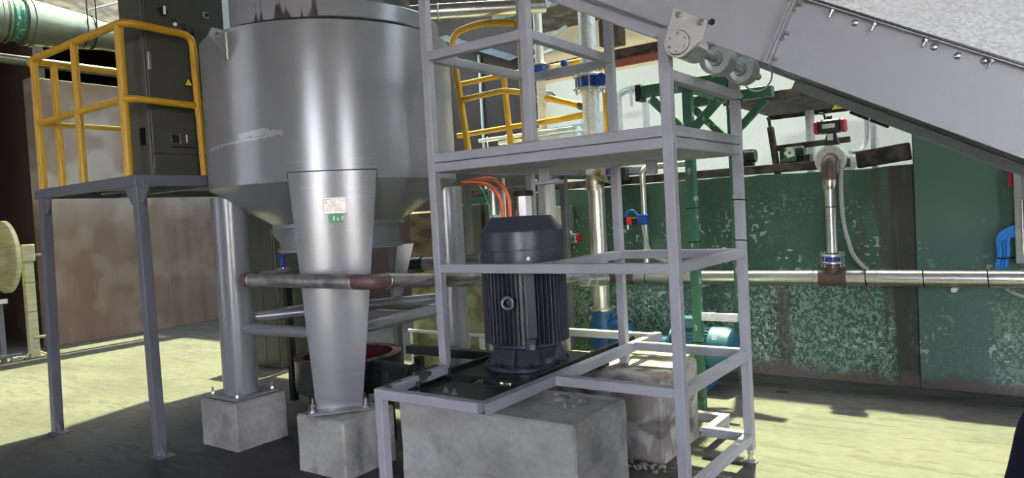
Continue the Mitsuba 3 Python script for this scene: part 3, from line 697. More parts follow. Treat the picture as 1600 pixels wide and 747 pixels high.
DX = np.linspace(xFL + H_ + 0.002, xFR - H_ - 0.002, 4); DY = np.linspace(yF + H_ + 0.002, yB - H_ - 0.002, 3)
for i in range(3):
    for j in range(2):
        part(tw, "deck_panel", cb(DX[i] + 0.003, DX[i + 1] - 0.003, DY[j] + 0.003, DY[j + 1] - 0.003, 1.884, 1.896, 0.002), "frame_paint")
for x in DX[1:3]:
    part(tw, "deck_joist", cb(x - 0.02, x + 0.02, DY[0], DY[2], 1.897, 1.94, 0.003), "frame_paint")
# upper bay
zU = 2.592
beam((xFL + H_, yF, zU), (xFM - H_, yF, zU)); beam((xFL, yF + H_, zU), (xBL, yB - H_, zU)); beam((xFM, yF + H_, zU), (xBM, yB - H_, zU)); beam((xBL + H_, yB, zU - 0.015), (xBM - H_, yB, zU - 0.015))
beam((xFR, yF + H_, 2.238), (xBR, yB - H_, 2.238))
# sloping top beam that carries the conveyor
SL = 0.53
beam((xFL - 0.05, yF, 2.440 + SL * (xFR - xFL + 0.02)), (xFR - 0.02, yF, 2.440), "sloping_beam")
# middle ring
zM = 1.2875
beam((xFL + H_, yF, zM), (xFR - H_, yF, zM)); beam((xFR, yF + H_, zM), (xBR, yB - H_, zM)); beam((xBM + H_, yB, zM), (xBR - H_, yB, zM)); beam((xFM, yF + H_, zM), (xBM, yB - H_, zM))
# lower ring and the motor cradle
zL = 0.6645; xC = -2.127
part(tw, "cradle_beam", hollow_bar((xC, 2.632, zL), (xC, 4.71, zL), W, 0.004), "frame_paint", False, "long open-ended beam beside the motor")
part(tw, "cradle_beam", obar((-2.872, 2.6595, zL), (xC - H_, 2.6595, zL), W, W), "frame_paint")
part(tw, "cradle_beam", obar((-2.845, 2.687, zL), (-2.90, 3.26, zL), W, W), "burnt_paint", label="beam with burnt paint at its weld")
part(tw, "cradle_post", cb(-2.8725, -2.8175, 2.632, 2.687, 0.0, zL + H_), "frame_paint")
part(tw, "weld_end", cb(-2.160, -2.152, 2.634, 2.685, 0.640, 0.690, 0.001), "rusty_steel")
part(tw, "weld_end", obar((-2.097, 3.262, 0.665), (-2.095, 3.316, 0.665), 0.006, 0.05), "rusty_steel")
beam((xC + H_, yF, zL), (xFR - H_, yF, zL)); beam((xFR, yF + H_, zL), (xBR, yB - H_, zL)); beam((xC + H_, yB, zL + 0.008), (xBR - H_, yB, zL + 0.008))
part(tw, "cradle_beam", obar((-2.86, 4.65, zL), (xC - H_, 4.65, zL), W, W), "frame_paint")
part(tw, "cradle_post", cb(-2.90, -2.845, 4.62, 4.675, 0.0, zL + H_), "frame_paint")
# bottom bars
zB = 0.155
beam((xFR, yF + H_, zB), (xBR, yB - H_, zB)); part(tw, "beam", hollow_bar((-1.66, yB, zB), (xBR - H_, yB, zB), W), "frame_paint", False)
part(tw, "hanging_bracket", cat([cb(-2.44, -2.36, 3.72, 3.78, 1.80, 1.885), cb(-2.46, -2.30, 3.70, 3.80, 1.775, 1.80)]), "frame_paint")
part(tw, "hanging_bracket", cb(-1.86, -1.80, 4.05, 4.10, 1.80, 1.885), "frame_paint")
part(tw, "burnt_weld", cb(xFL - H_ - 0.002, xFL + H_ + 0.002, yF - H_ - 0.002, yF + H_ + 0.002, 0.636, 0.70, 0.003), "burnt_paint")
for z, k in ((1.61, 0), (1.365, 1), (2.21, 2)):
    solo("cable_tie", cat([ring((xBR, yB, z), (0.05, 0.1, 1), 0.040, 0.0435, 0.007, 20)]), "rubber",
         ["black cable tie round the back right tower post below the deck", "black cable tie on the back right tower post just above the middle bar", "black cable tie round the back right tower post above the deck"][k], "cable tie", "black cable ties on posts and pipes")
# L of loose tube on the floor behind the tower
lf = thing("floor_frame", "short L of grey square tube lying low on the floor behind the tower", "steel frame")
part(lf, "beam", obar((-1.93, 4.735, 0.11), (-1.70, 4.735, 0.11), W, W), "frame_paint")
part(lf, "beam", hollow_bar((-1.672, 4.762, 0.11), (-1.672, 4.40, 0.11), W), "frame_paint", False)
part(lf, "leg", cb(-1.925, -1.875, 4.71, 4.76, 0, 0.085), "frame_paint")
part(lf, "leg", cb(-1.695, -1.65, 4.72, 4.76, 0, 0.085), "frame_paint")

# ------------------------------------------------------------------ the big vertical motor and its base
mb = thing("motor_base", "oily black base plate with slide rails under the big motor", "base plate")
MX, MY = -2.55, 3.66
part(mb, "plate", cb(-2.855, -2.235, 3.25, 4.12, 0.625, 0.642, 0.003), "black_paint")
part(mb, "rail", obar((-2.225, 3.23, 0.660), (-2.235, 4.52, 0.660), 0.03, 0.065), "black_paint", label="right slide rail")
part(mb, "rail", obar((-2.865, 3.25, 0.650), (-2.865, 4.45, 0.650), 0.02, 0.05), "black_paint")
part(mb, "channel", cb(-2.80, -2.20, 2.90, 3.22, 0.600, 0.612, 0.002), "black_paint")
part(mb, "block", cb(-2.60, -2.50, 3.245, 3.255, 0.60, 0.64), "black_paint")
part(mb, "pad", cb(-2.85, -2.70, 4.02, 4.16, 0.556, 0.626), "black_paint"); part(mb, "pad", cb(-2.40, -2.24, 4.02, 4.16, 0.556, 0.626), "black_paint")
part(mb, "pad", cb(-2.85, -2.70, 3.25, 3.33, 0.595, 0.626), "black_paint"); part(mb, "pad", cb(-2.40, -2.24, 3.25, 3.33, 0.595, 0.626), "black_paint")
for x, y in ((-2.66, 2.98), (-2.58, 2.96), (-2.0, 3.14)):
    b = solo("anchor_bolt", hexbolt((x, y, 0.600 if x > -2.1 else 0.612), (0, 0, 1), 0.014, 0.014, stud=0.014), "raw_steel", {-2.66: "left of the two bright anchor bolts on the front block", -2.58: "right of the two bright anchor bolts on the front block", -2.0: "single anchor bolt in rubble near the right edge of the front block"}[x], "bolt", "anchor bolts on the front block", smooth=30)
mo = thing("electric_motor", "big dark grey vertical electric motor with cooling fins and a smooth cowl", "motor")
m0 = (MX, MY, 0)
part(mo, "flange", lathe([(0, 0.643), (0.275, 0.643), (0.278, 0.647), (0.278, 0.664), (0.274, 0.668), (0.20, 0.672), (0.185, 0.70), (0.20, 0.765), (0.232, 0.785), (0.232, 0.80), (0, 0.80)], 72, p0=m0), "motor_paint", 30)
for i in range(8):
    a = i * math.pi / 4 + 0.25
    d = np.array([math.cos(a), math.sin(a), 0]); t = np.array([-math.sin(a), math.cos(a), 0])
    part(mo, "flange_rib", prism([(0.17, 0.668), (0.268, 0.668), (0.222, 0.775), (0.17, 0.775)], 0.012, np.array(m0) - t * 0.0 + np.array([0, 0, 0]), d, (0, 0, 1)), "motor_paint", 30)
    a += math.pi / 8; d = np.array([math.cos(a), math.sin(a), 0])
    part(mo, "flange_bolt", hexbolt(np.array(m0) + d * 0.247 + [0, 0, 0.668], (0, 0, 1), 0.015, 0.016, stud=0.012), "black_paint", 30)
part(mo, "body", lathe([(0, 0.80), (0.215, 0.80), (0.215, 1.27), (0, 1.27)], 72, p0=m0), "motor_paint", 30)
view = math.atan2(-MY, -MX)
fin_v = cb(0.205, 0.268, -0.0032, 0.0032, 0.803, 1.262, 0.0015)
NF = 54
for i in range(NF):
    a = view + 2 * math.pi * (i + 0.5) / NF
    if abs((a - view - 0.115 + math.pi) % (2 * math.pi) - math.pi) < 0.15: continue
    part(mo, "fin", fin_v.copy().apply_transform(trimesh.transformations.rotation_matrix(a, (0, 0, 1)) ).apply_translation(m0), "motor_paint", False)
def polar(a, r, z): return np.array([MX + r * math.cos(a), MY + r * math.sin(a), z])
aC = view + 0.10
dC = np.array([math.cos(aC), math.sin(aC), 0])
part(mo, "cable_channel", obar(polar(aC, 0.240, 0.85), polar(aC, 0.240, 1.262), 0.072, 0.09, 0.006, up=dC), "motor_paint", label="smooth flat channel between the fins")
part(mo, "channel_edge", obar(polar(aC - 0.085, 0.284, 0.845), polar(aC - 0.085, 0.284, 1.262), 0.008, 0.010, 0.002, up=dC), "platform_paint")
lb = part(mo, "channel_foot", obar(polar(aC - 0.02, 0.262, 0.775), polar(aC - 0.02, 0.262, 0.848), 0.06, 0.05, 0.006, up=dC), "motor_paint")
part(lb, "terminal", hexbolt(polar(aC, 0.285, 0.80), dC, 0.012, 0.012), "raw_steel", 30)
part(mo, "cowl", lathe([(0, 1.255), (0.262, 1.255), (0.264, 1.259), (0.264, 1.378), (0.2665, 1.382), (0.2665, 1.425), (0.264, 1.432), (0.262, 1.488), (0.256, 1.50), (0.198, 1.577), (0.188, 1.584), (0, 1.586)], 96, p0=m0), "motor_paint", 25, "smooth fan cowl with a bevelled top")
aB = view + 0.12
part(mo, "cowl_screw", lathe([(0, 0), (0.013, 0), (0.011, 0.007), (0, 0.009)], 16, p0=polar(aB, 0.263, 1.330), axis=(math.cos(aB), math.sin(aB), 0)), "white_plastic", 30)
aE = view - 0.32; dE = np.array([math.cos(aE), math.sin(aE), 0])
ey = part(mo, "lifting_eye", trimesh.creation.torus(0.034, 0.010, 32, 14), "raw_steel", True)
def torus_at(c, normal, R_, r_):
    m = trimesh.creation.torus(R_, r_, 32, 12); M, _ = frame_of((0, 0, 0), normal)
    Q = np.eye(4); Q[:3, 0], Q[:3, 1], Q[:3, 2], Q[:3, 3] = M[:3, 1], M[:3, 2], M[:3, 0], c
    m.apply_transform(Q); return m
scene[ey] = mikit.ply(torus_at(polar(aE, 0.335, 1.075), dE * 0.7 + np.array([-dE[1], dE[0], 0]) * 0.7 + [0, 0, 0.2], 0.034, 0.0095), "surface_" + "raw_steel", smooth=True)
part(ey, "shank", cyl(polar(aE, 0.235, 1.075), polar(aE, 0.305, 1.075), 0.020, 20), "motor_paint", 35)
# steel can with a black strap behind the cowl and its orange cables
cn = thing("filter_can", "shiny steel can with a black strap standing right behind the motor cowl", "canister")
CXc, CYc = -2.735, 3.975
part(cn, "body", lathe([(0, 1.30), (0.06, 1.30), (0.063, 1.305), (0.063, 1.735), (0, 1.735)], 8, p0=(CXc, CYc, 0)), "stainless", False)
part(cn, "strap", lathe([(0.05, 1.718), (0.068, 1.718), (0.068, 1.755), (0.05, 1.755)], 8, True, (CXc, CYc, 0)), "rubber", False)
part(cn, "label", obar((-2.765, 3.911, 1.63), (-2.765, 3.911, 1.71), 0.018, 0.004, 0.001, up=(0.4, -0.9, 0)), "rubber")
part(cn, "stand", cb(CXc - 0.03, CXc + 0.03, CYc - 0.03, CYc + 0.03, 0.645, 1.302), "platform_paint")
for i, o in enumerate((0.0, 0.034)):
    solo("orange_cable", tube([(-3.45 + o, 4.20 - o, 1.862 - 0.2 * o), (-3.05 - o, 3.95 - o, 1.862 - o), (-2.93 - o, 3.92 - o, 1.850 - o), (-2.84 - o, 3.90 - o, 1.79 - o), (-2.80 - o, 3.90 - o, 1.70 - o), (-2.805 - o, 3.90 - o, 1.58)], 0.014, 12, 0.2), "orange_cable",
         ["upper of the two orange cables arching down to the steel can", "lower of the two orange cables arching down to the steel can"][i], "cable", "orange cables at the steel can")
solo("green_cable", tube([(-3.40, 4.2, 1.83), (-3.0, 3.84, 1.80), (-2.93, 3.80, 1.74), (-2.88, 3.80, 1.60), (-2.87, 3.80, 1.50)], 0.006, 10, 0.15), "label_green", "thin green wire hanging under the orange cables", "cable")
solo("white_pole", cyl((-3.16, 4.33, 0), (-3.10, 4.30, 1.875), 0.011, 12), "white_paint", "thin pale upright pipe between the round tank leg and the motor", "pipe")

# ------------------------------------------------------------------ the inclined conveyor
cv = thing("inclined_conveyor", "long inclined grey conveyor trough rising from the right to the top of the tower", "conveyor")
def zlow(x): return 1.715 - 0.553 * x
def zup(x): return 2.043 - 0.553 * x
YC0, YC1 = 3.20, 4.42
def slope_plate(x0, x1, za, zb_, y0, t, m="conveyor_paint", name="side_plate", lab=None, par=None):
    p = [(x0, za(x0)), (x1, za(x1)), (x1, zb_(x1)), (x0, zb_(x0))]
    return part(par or cv, name, prism(p, t, (0, y0 + t, 0), (1, 0, 0), (0, 0, 1)), m, 30, lab)
def seam_x(z): return -0.868 + (z - 2.216) * 0.577
# the seam runs square to the slope
def quad(pts, y0, t): return prism(pts, t, (0, y0 + t, 0), (1, 0, 0), (0, 0, 1))
sl_, su_ = (-0.868, zlow(-0.868)), (-0.740, zup(-0.740))
part(cv, "side_plate", quad([(-3.0, zlow(-3.0)), sl_, (su_[0] + 0.10, su_[1] + 0.18), (-3.0, zup(-3.0) + 0.22)], YC0, 0.008), "conveyor_paint", 30)
part(cv, "side_plate", quad([sl_, (1.6, zlow(1.6)), (1.6, zup(1.6)), su_], YC0 + 0.004, 0.008), "conveyor_paint", 30)
# joint flanges across the seam
ux = np.array([su_[0] - sl_[0], 0, su_[1] - sl_[1]]); ux /= np.linalg.norm(ux)
along = np.array([1, 0, -0.553]); along /= np.linalg.norm(along)
s0 = np.array([sl_[0], YC0 - 0.016, sl_[1]]); s1 = np.array([su_[0], YC0 - 0.016, su_[1]])
part(cv, "joint_flange", obar(s0 + along * 0.008, s1 + along * 0.008, 0.040, 0.010, 0.001, up=along), "conveyor_paint", label="raised joint flange across the trough")
part(cv, "joint_flange", obar(s0 - along * 0.004, s1 - along * 0.004, 0.040, 0.008, 0.001, up=along), "conveyor_paint")
def cbolt(x, z, ax=(0, -1, 0), y=YC0 + 0.004, r=0.010, h=0.008, stud=0.0):
    part(cv, "bolt", hexbolt((x, y, z), ax, r, h, True, stud), "zinc", 30)
for k in (0.10, 0.50, 0.93):
    q = s0 + (s1 - s0) * k + along * 0.014 + [0, 0.001, 0]
    part(cv, "bolt", hexbolt(q, along, 0.010, 0.010, True, 0.016), "zinc", 30)
    part(cv, "bolt", hexbolt(q + ux * -0.028 + [0, -0.004, 0], along, 0.009, 0.009, True, 0.008), "zinc", 30)
# top lip and its bolts
part(cv, "top_lip", obar((su_[0] + 0.01, YC0 - 0.010, zup(su_[0] + 0.01) + 0.004), (1.6, YC0 - 0.010, zup(1.6) + 0.004), 0.036, 0.006, 0.001, up=ux), "conveyor_paint", label="pressed lip along the top of the trough")
part(cv, "cover_lip", obar((su_[0] + 0.01, YC0 - 0.006, zup(su_[0] + 0.01) + 0.014), (1.6, YC0 - 0.006, zup(1.6) + 0.014), 0.045, 0.008, 0.001, up=ux), "motor_paint")
for x in (-0.597, -0.443, -0.268, -0.06):
    q = np.array([x, YC0 - 0.012, zup(x) - 0.004])
    part(cv, "bolt", hexbolt(q, -ux, 0.010, 0.010, True, 0.020), "zinc", 30)
for x, z in ((-0.768, 2.437), (-0.518, 2.303), (-0.243, 2.155), (-0.168, 2.108), (-0.082, 2.075)):
    part(cv, "dome_bolt", lathe([(0, 0), (0.014, 0), (0.014, 0.002), (0.010, 0.006), (0, 0.009)], 16, p0=(x, YC0 + 0.004, z), axis=(0, -1, 0)), "zinc", 35)
# galvanised cover sheet, leaning back
cov = np.array([0, 0.36, 0.93])
o = np.array([0, YC0 + 0.012, 0])
v = np.array([[su_[0] + 0.005, 0, zup(su_[0] + 0.005) + 0.016], [1.6, 0, zup(1.6) + 0.016]]) + o
v = np.vstack([v, v + cov * 0.9 + [0.1, 0, 0]]); v = np.vstack([v, v + [0, 0.004, 0]])
part(cv, "cover_sheet", trimesh.convex.convex_hull(v), "galvanised", False, "galvanised spangled cover sheet")
part(cv, "back_plate", quad([(-3.0, zlow(-3.0)), (1.6, zlow(1.6)), (1.6, zup(1.6)), (-3.0, zup(-3.0))], YC1 - 0.008, 0.008), "conveyor_paint", 30)
# underside: return flanges and belt
M0, M1 = np.array([-1.04, 0, zlow(-1.04)]), np.array([1.6, 0, zlow(1.6)])
part(cv, "return_rail", obar(M0 + [0, YC1 - 0.03, -0.012], M1 + [0, YC1 - 0.03, -0.012], 0.05, 0.07, 0.003, up=ux), "cable_grey", label="grey-green return rail along the far lower edge")
for y, w in ((YC0 + 0.05, 0.07), (YC1 - 0.10, 0.08)):
    part(cv, "bottom_flange", obar(M0 + [0, y, 0.003], M1 + [0, y, 0.003], w, 0.006, 0.001, up=ux), "conveyor_paint")
part(cv, "bottom_sheet", obar(M0 + [0, 3.80, 0.030], M1 + [0, 3.80, 0.030], 1.10, 0.006, 0.001, up=ux), "platform_paint")
part(cv, "belt", obar(M0 + [0, 3.80, 0.016], M1 + [0, 3.80, 0.016], 0.66, 0.010, 0.002, up=ux), "green_belt", label="dark green return belt")
# tail bearing bracket and shaft
BX, BZ = -1.266, 2.357
circ = Point(BX, BZ).buffer(0.068, 24)
from shapely.geometry import MultiPoint
pl = MultiPoint([(-1.281, 2.512), (-1.276, 2.517), (-1.128, 2.434), (-1.124, 2.424), (-1.150, 2.350)] + list(circ.exterior.coords)).convex_hull
bk = part(cv, "bearing_bracket", quad(list(pl.exterior.coords), YC0 - 0.022, 0.014), "brushed_metal", 30, "silver bearing bracket plate")
part(bk, "bearing_cover", lathe([(0, 0), (0.053, 0), (0.055, 0.003), (0.055, 0.010), (0.052, 0.013), (0, 0.013)], 48, p0=(BX, YC0 - 0.0215, BZ), axis=(0, -1, 0)), "brushed_metal", 30)
part(bk, "cover_gap", ring((BX, YC0 - 0.0225, BZ), (0, -1, 0), 0.054, 0.0575, 0.002, 48, 0.0005), "rubber", 30)
for k in range(6):
    a = k * math.pi / 3 + 0.4
    part(bk, "cover_screw", lathe([(0, 0), (0.007, 0), (0.006, 0.004), (0.003, 0.004), (0.003, 0.001), (0, 0.001)], 12, p0=(BX + 0.041 * math.cos(a), YC0 - 0.033, BZ + 0.041 * math.sin(a)), axis=(0, -1, 0)), "raw_steel", 30)
for x, z in ((-1.256, 2.484), (-1.154, 2.428)):
    part(bk, "bolt", hexbolt((x, YC0 - 0.021, z), (0, -1, 0), 0.012, 0.008, True), "zinc", 30)
part(bk, "bolt", hexbolt((-1.108, YC0 + 0.0, 2.425), (0, -1, 0), 0.010, 0.010, True), "rubber", 30)
dm = part(cv, "tail_drum", cyl((BX, YC0 + 0.02, BZ), (BX, YC0 + 0.20, BZ), 0.066, 40), "stainless", 35)
part(cv, "tail_shaft", cyl((BX, YC0 + 0.02, BZ), (BX, YC1 + 0.02, BZ), 0.022, 24), "raw_steel", 35)
for y in (3.70, 4.10):
    part(cv, "shaft_wheel", lathe([(0.02, -0.035), (0.035, -0.035), (0.04, -0.01), (0.072, -0.006), (0.078, -0.03), (0.083, -0.03), (0.083, 0.09), (0.075, 0.09), (0.06, 0.03), (0.02, 0.03)], 40, True, (BX, y, BZ), (0, 1, 0)), "stainless", 35)
part(cv, "wheel_rim", torus_at((BX + 0.02, 4.36, BZ - 0.01), (0.1, 1, 0), 0.088, 0.005), "stainless", True)
for x, y in ((-0.70, 4.36), (-0.60, 4.36)):
    part(cv, "under_bracket", obar((x - 0.045, y + 0.06, zlow(x - 0.045) - 0.035), (x + 0.045, y + 0.06, zlow(x + 0.045) - 0.035), 0.05, 0.06, 0.004), "black_paint")

# ------------------------------------------------------------------ green structure behind the tower
gs = thing("green_steel_stand", "dark green steel stand on square columns with braces behind the tower", "steel frame")
for y, z1 in ((5.24, 2.47), (6.16, 2.47)):
    cx_ = -2.03 if y < 6 else -1.995
    c_ = part(gs, "column", cb(cx_ - 0.034, cx_ + 0.034, y - 0.034, y + 0.034, 0.0, z1, 0.004), "green_steel")
    part(gs, "knee_brace", obar((-2.07, y, 2.18), (-2.33, y, 2.45), 0.05, 0.06), "green_steel")
    part(gs, "knee_brace", obar((-1.99, y, 2.18), (-1.70, y, 2.45), 0.05, 0.06), "green_steel")
part(gs, "top_beam", obar((-2.40, 5.24, 2.515), (-1.66, 5.24, 2.515), 0.09, 0.09), "green_steel")
part(gs, "top_beam", obar((-2.40, 6.16, 2.515), (-1.64, 6.16, 2.515), 0.09, 0.09), "green_steel")
part(gs, "top_beam", obar((-2.03, 5.285, 2.515), (-2.03, 6.115, 2.515), 0.08, 0.09), "green_steel")
part(gs, "end_plate", cb(-2.44, -2.40, 5.18, 5.30, 2.44, 2.57, 0.003), "black_paint")
tr_ = thing("dark_tray", "wide dark tray seen from below beyond the green braces under the conveyor", "tray")
part(tr_, "plate", cb(-2.45, -1.05, 7.32, 8.98, 2.625, 2.64, 0.003), "rusty_steel")
part(tr_, "front_edge", cb(-2.45, -1.05, 7.30, 7.32, 2.60, 2.68, 0.003), "rusty_steel"); part(tr_, "back_edge", cb(-2.45, -1.05, 8.96, 8.99, 2.58, 2.68, 0.003), "rusty_steel")
part(gs, "arm", cb(-1.996, -1.72, 5.22, 5.26, 0.70, 0.76, 0.003), "galvanised", label="short pale bracket arm under the long pipe")
for z, lab in ((1.57, "black cable tie round the green column above the middle bar"), (1.31, "black cable tie round the green column level with the middle bar"), (0.53, "black cable tie round the green column near the blue motor")):
    solo("cable_tie", cat([cb(-2.068, -1.992, 5.202, 5.2055, z - 0.004, z + 0.004, 0), cb(-2.068, -1.992, 5.2745, 5.278, z - 0.004, z + 0.004, 0), cb(-2.068, -2.0645, 5.202, 5.278, z - 0.004, z + 0.004, 0), cb(-1.9955, -1.992, 5.202, 5.278, z - 0.004, z + 0.004, 0)]), "rubber", lab, "cable tie", "black cable ties on posts and pipes")

# ------------------------------------------------------------------ pipework
def flange_bolts(par, c, axis, rad_, n, h, r=0.009, a0=0.2, m="zinc"):
    axis = np.asarray(axis, float); axis = axis / np.linalg.norm(axis)
    M, _ = frame_of((0, 0, 0), axis)
    for k in range(n):
        a = a0 + 2 * math.pi * k / n
        q = np.asarray(c) + rad_ * (math.cos(a) * M[:3, 1] + math.sin(a) * M[:3, 2])
        b = part(par, "bolt", cat([cyl(q - axis * h / 2, q + axis * h / 2, r * 0.6, 10), lathe([(0, 0), (r, 0), (r, r), (0, r)], 6, p0=q + axis * (h / 2 - r), axis=axis), lathe([(0, 0), (r, 0), (r, r), (0, r)], 6, p0=q - axis * h / 2, axis=axis)]), m, 30)

fp = thing("front_pipe", "mottled raw steel pipe with brown elbows crossing in front of the tapered tank leg", "pipe")
part(fp, "straight_pipe", cyl((-4.17, 2.80, 1.255), (-3.15, 2.80, 1.255), 0.044, 36), "raw_steel", 35)
part(fp, "end_elbow", tube([(-4.17, 2.80, 1.255), (-4.255, 2.80, 1.255), (-4.265, 2.90, 1.255)], 0.0455, 28, 0.08, 10), "brown_fitting", 40)
part(fp, "elbow", tube([(-3.155, 2.80, 1.255), (-3.03, 2.80, 1.255), (-3.03, 2.935, 1.250)], 0.0455, 28, 0.115, 14), "brown_fitting", 40, "dark brown elbow")
part(fp, "straight_pipe", cyl((-3.03, 2.93, 1.250), (-3.05, 5.30, 1.0), 0.044, 36), "raw_steel", 35)
part(fp, "straight_pipe", cyl((-3.05, 5.28, 1.0), (-3.12, 5.765, 0.955), 0.062, 36), "stainless", 35, "sunlit bright steel end section")
for c, a, r in (((-4.165, 2.80, 1.255), (1, 0, 0), 0.0475), ((-3.158, 2.80, 1.255), (1, 0, 0), 0.0475), ((-3.03, 2.935, 1.249), (0, 1, -0.1), 0.0475), ((-3.075, 5.45, 0.983), (-0.15, 1, -0.1), 0.065), ((-3.107, 5.68, 0.962), (-0.15, 1, -0.1), 0.065)):
    part(fp, "weld_bead", torus_at(c, a, r - 0.003, 0.004), "stainless_elbow", True)
part(fp, "pipe_leg", cyl((-4.265, 2.90, 1.255), (-4.30, 3.42, 1.26), 0.044, 28), "raw_steel", 35)

lp = thing("long_wall_pipe", "long bright steel pipe running level along the green wall", "pipe")
YP, ZP, RP = 6.30, 0.925, 0.0655
part(lp, "straight_pipe", cyl((-3.05, YP, 0.915), (-1.36, YP, ZP), RP, 40), "stainless", 35)
part(lp, "straight_pipe", cyl((-1.15, YP, ZP), (1.6, YP, ZP), RP, 40), "stainless", 35)
tee = part(lp, "tee", cat([cyl((-1.365, YP, ZP), (-1.145, YP, ZP), 0.068, 40), cyl((-1.253, YP, ZP), (-1.253, YP, ZP + 0.125), 0.052, 36)]), "brown_fitting", 35, "dark brown tee fitting")
part(lp, "start_fitting", cyl((-3.30, YP, 0.915), (-3.05, YP, 0.915), 0.068, 40), "brown_fitting", 35)
for x in (-3.05, -1.365, -1.145, -1.405):
    part(lp, "weld_bead", torus_at((x, YP, ZP - (0.01 if x < -2 else 0)), (1, 0, 0), RP - 0.001, 0.005), "stainless_elbow", True)
for x, lab in ((-2.93, "black tie round the long wall pipe just right of its brown start fitting"), (-1.985, "black tie round the long wall pipe left of the back right tower post"), (-1.40, "black tie round the long wall pipe just left of the brown tee"), (-1.005, "first black tie round the long wall pipe right of the brown tee"), (-0.60, "black tie round the long wall pipe at the edge of the teal panel"), (-0.185, "black tie round the long wall pipe just left of the blue cables")):
    if x == -1.40: continue
    solo("pipe_tie", ring((x, YP, ZP - (0.006 if x < -2 else 0)), (1, 0.04, 0.05), RP + 0.001, RP + 0.005, 0.008, 32), "rubber", lab, "cable tie", "black cable ties on posts and pipes")
for x in (-2.4, -0.4, 1.0):
    part(lp, "wall_bracket", cat([cb(x - 0.02, x + 0.02, YP - 0.05, 6.57 if x < -0.7 else 6.55, ZP - RP - 0.035, ZP - RP - 0.002)]), "galvanised")

rp = thing("riser_pipe", "upright steel pipe with a flanged elbow on top and a blue valve at its foot", "pipe")
XR_ = -1.253
part(rp, "straight_pipe", cyl((XR_, YP, 1.135), (XR_, YP, 1.69), 0.0445, 36), "stainless", 35)
part(rp, "welding_neck", cyl((XR_, YP, 1.66), (XR_, YP, 1.745), 0.056, 36, r1=0.060), "stainless_elbow", 35)
part(rp, "elbow", tube([(XR_, YP, 1.735), (XR_, YP, 1.895), (XR_, YP + 0.10, 1.91)], 0.060, 28, 0.12, 12), "brown_fitting", 40, "dark brown elbow below the white flange")
fl = part(rp, "pipe_flange", ring((XR_ - 0.003, YP + 0.075, 1.905), (0, 1, 0), 0.055, 0.122, 0.022, 48), "white_plastic", 30, "pale round flange with bolts")
flange_bolts(fl, (XR_ - 0.003, YP + 0.075, 1.905), (0, 1, 0), 0.094, 8, 0.045, 0.011, 0.39)
part(rp, "pipe_flange", ring((XR_ - 0.003, YP + 0.12, 1.905), (0, 1, 0), 0.04, 0.122, 0.022, 48), "raw_steel", 30)
part(rp, "through_pipe", cyl((XR_, YP + 0.13, 1.905), (XR_, 7.3, 1.905), 0.06, 32), "raw_steel", 35)
bv = part(rp, "butterfly_valve", cyl((XR_, YP, 1.062), (XR_, YP, 1.103), 0.072, 40), "blue_paint", 30, "blue wafer valve body between two bolted flanges")
part(bv, "pipe_flange", ring((XR_, YP, 1.112), (0, 0, 1), 0.04, 0.098, 0.018, 48), "zinc", 30)
part(bv, "pipe_flange", ring((XR_, YP, 1.053), (0, 0, 1), 0.04, 0.098, 0.018, 48), "zinc", 30)
flange_bolts(bv, (XR_, YP, 1.078), (0, 0, 1), 0.083, 8, 0.125, 0.011, 0.2)
part(bv, "stem_boss", cyl((XR_, YP - 0.06, 1.082), (XR_, YP - 0.10, 1.082), 0.020, 20), "blue_paint", 30)
solo("pipe_tie", ring((XR_, YP, 1.515), (0, 0.03, 1), 0.045, 0.0495, 0.008, 28), "rubber", "black tie round the upright riser pipe", "cable tie", "black cable ties on posts and pipes")
va = thing("valve_actuator", "black pneumatic valve actuator with dark red end caps on top of the flanged riser pipe", "valve actuator")
aZ = 2.185
part(va, "body", cb(-1.345, -1.165, YP + 0.05, YP + 0.15, aZ - 0.055, aZ + 0.06, 0.014), "motor_paint", 30)
for x0, x1 in ((-1.375, -1.343), (-1.167, -1.128)):
    part(va, "end_cap", cb(x0, x1, YP + 0.045, YP + 0.155, aZ - 0.055, aZ + 0.055, 0.012), "actuator_red", 30)
part(va, "label", cb(-1.305, -1.205, YP + 0.047, YP + 0.051, aZ - 0.015, aZ + 0.020, 0.001), "white_plastic")
part(va, "indicator", cyl((-1.255, YP + 0.10, aZ + 0.058), (-1.255, YP + 0.10, aZ + 0.09), 0.022, 20), "black_paint", 30)
part(va, "air_fitting", tube([(-1.285, YP + 0.10, aZ + 0.06), (-1.295, YP + 0.09, aZ + 0.115), (-1.33, YP + 0.08, aZ + 0.118)], 0.009, 10, 0.02), "black_paint", 30)
part(va, "bracket", prism([(-0.06, 0), (0.06, 0), (0.035, 0.10), (-0.03, 0.10)], 0.05, (-1.245, YP + 0.125, aZ - 0.155), (1, 0, 0), (0, 0, 1)), "motor_paint", 30)
part(va, "coupling", cb(-1.272, -1.225, YP + 0.06, YP + 0.075, aZ - 0.115, aZ - 0.06, 0.003), "white_plastic", label="white coupling block under the actuator")
solo("grey_conduit", tube([(-1.165, YP + 0.03, 1.90), (-1.165, YP - 0.03, 1.62), (-1.150, YP - 0.06, 1.36), (-1.085, YP - 0.08, 1.12), (-1.03, YP - 0.06, 1.04), (-1.00, YP + 0.03, 0.992)], 0.016, 12, 0.3, 10), "cable_grey", "grey flexible conduit hanging beside the riser pipe and its blue valve", "conduit", smooth=40)
solo("grey_conduit", tube([(-0.08, YP + 0.05, 0.852), (0.0, YP, 0.80), (0.12, YP, 0.78), (0.4, YP, 0.79)], 0.017, 12, 0.2, 10), "cable_grey", "grey flexible conduit drooping below the long pipe at the right edge", "conduit", smooth=40)

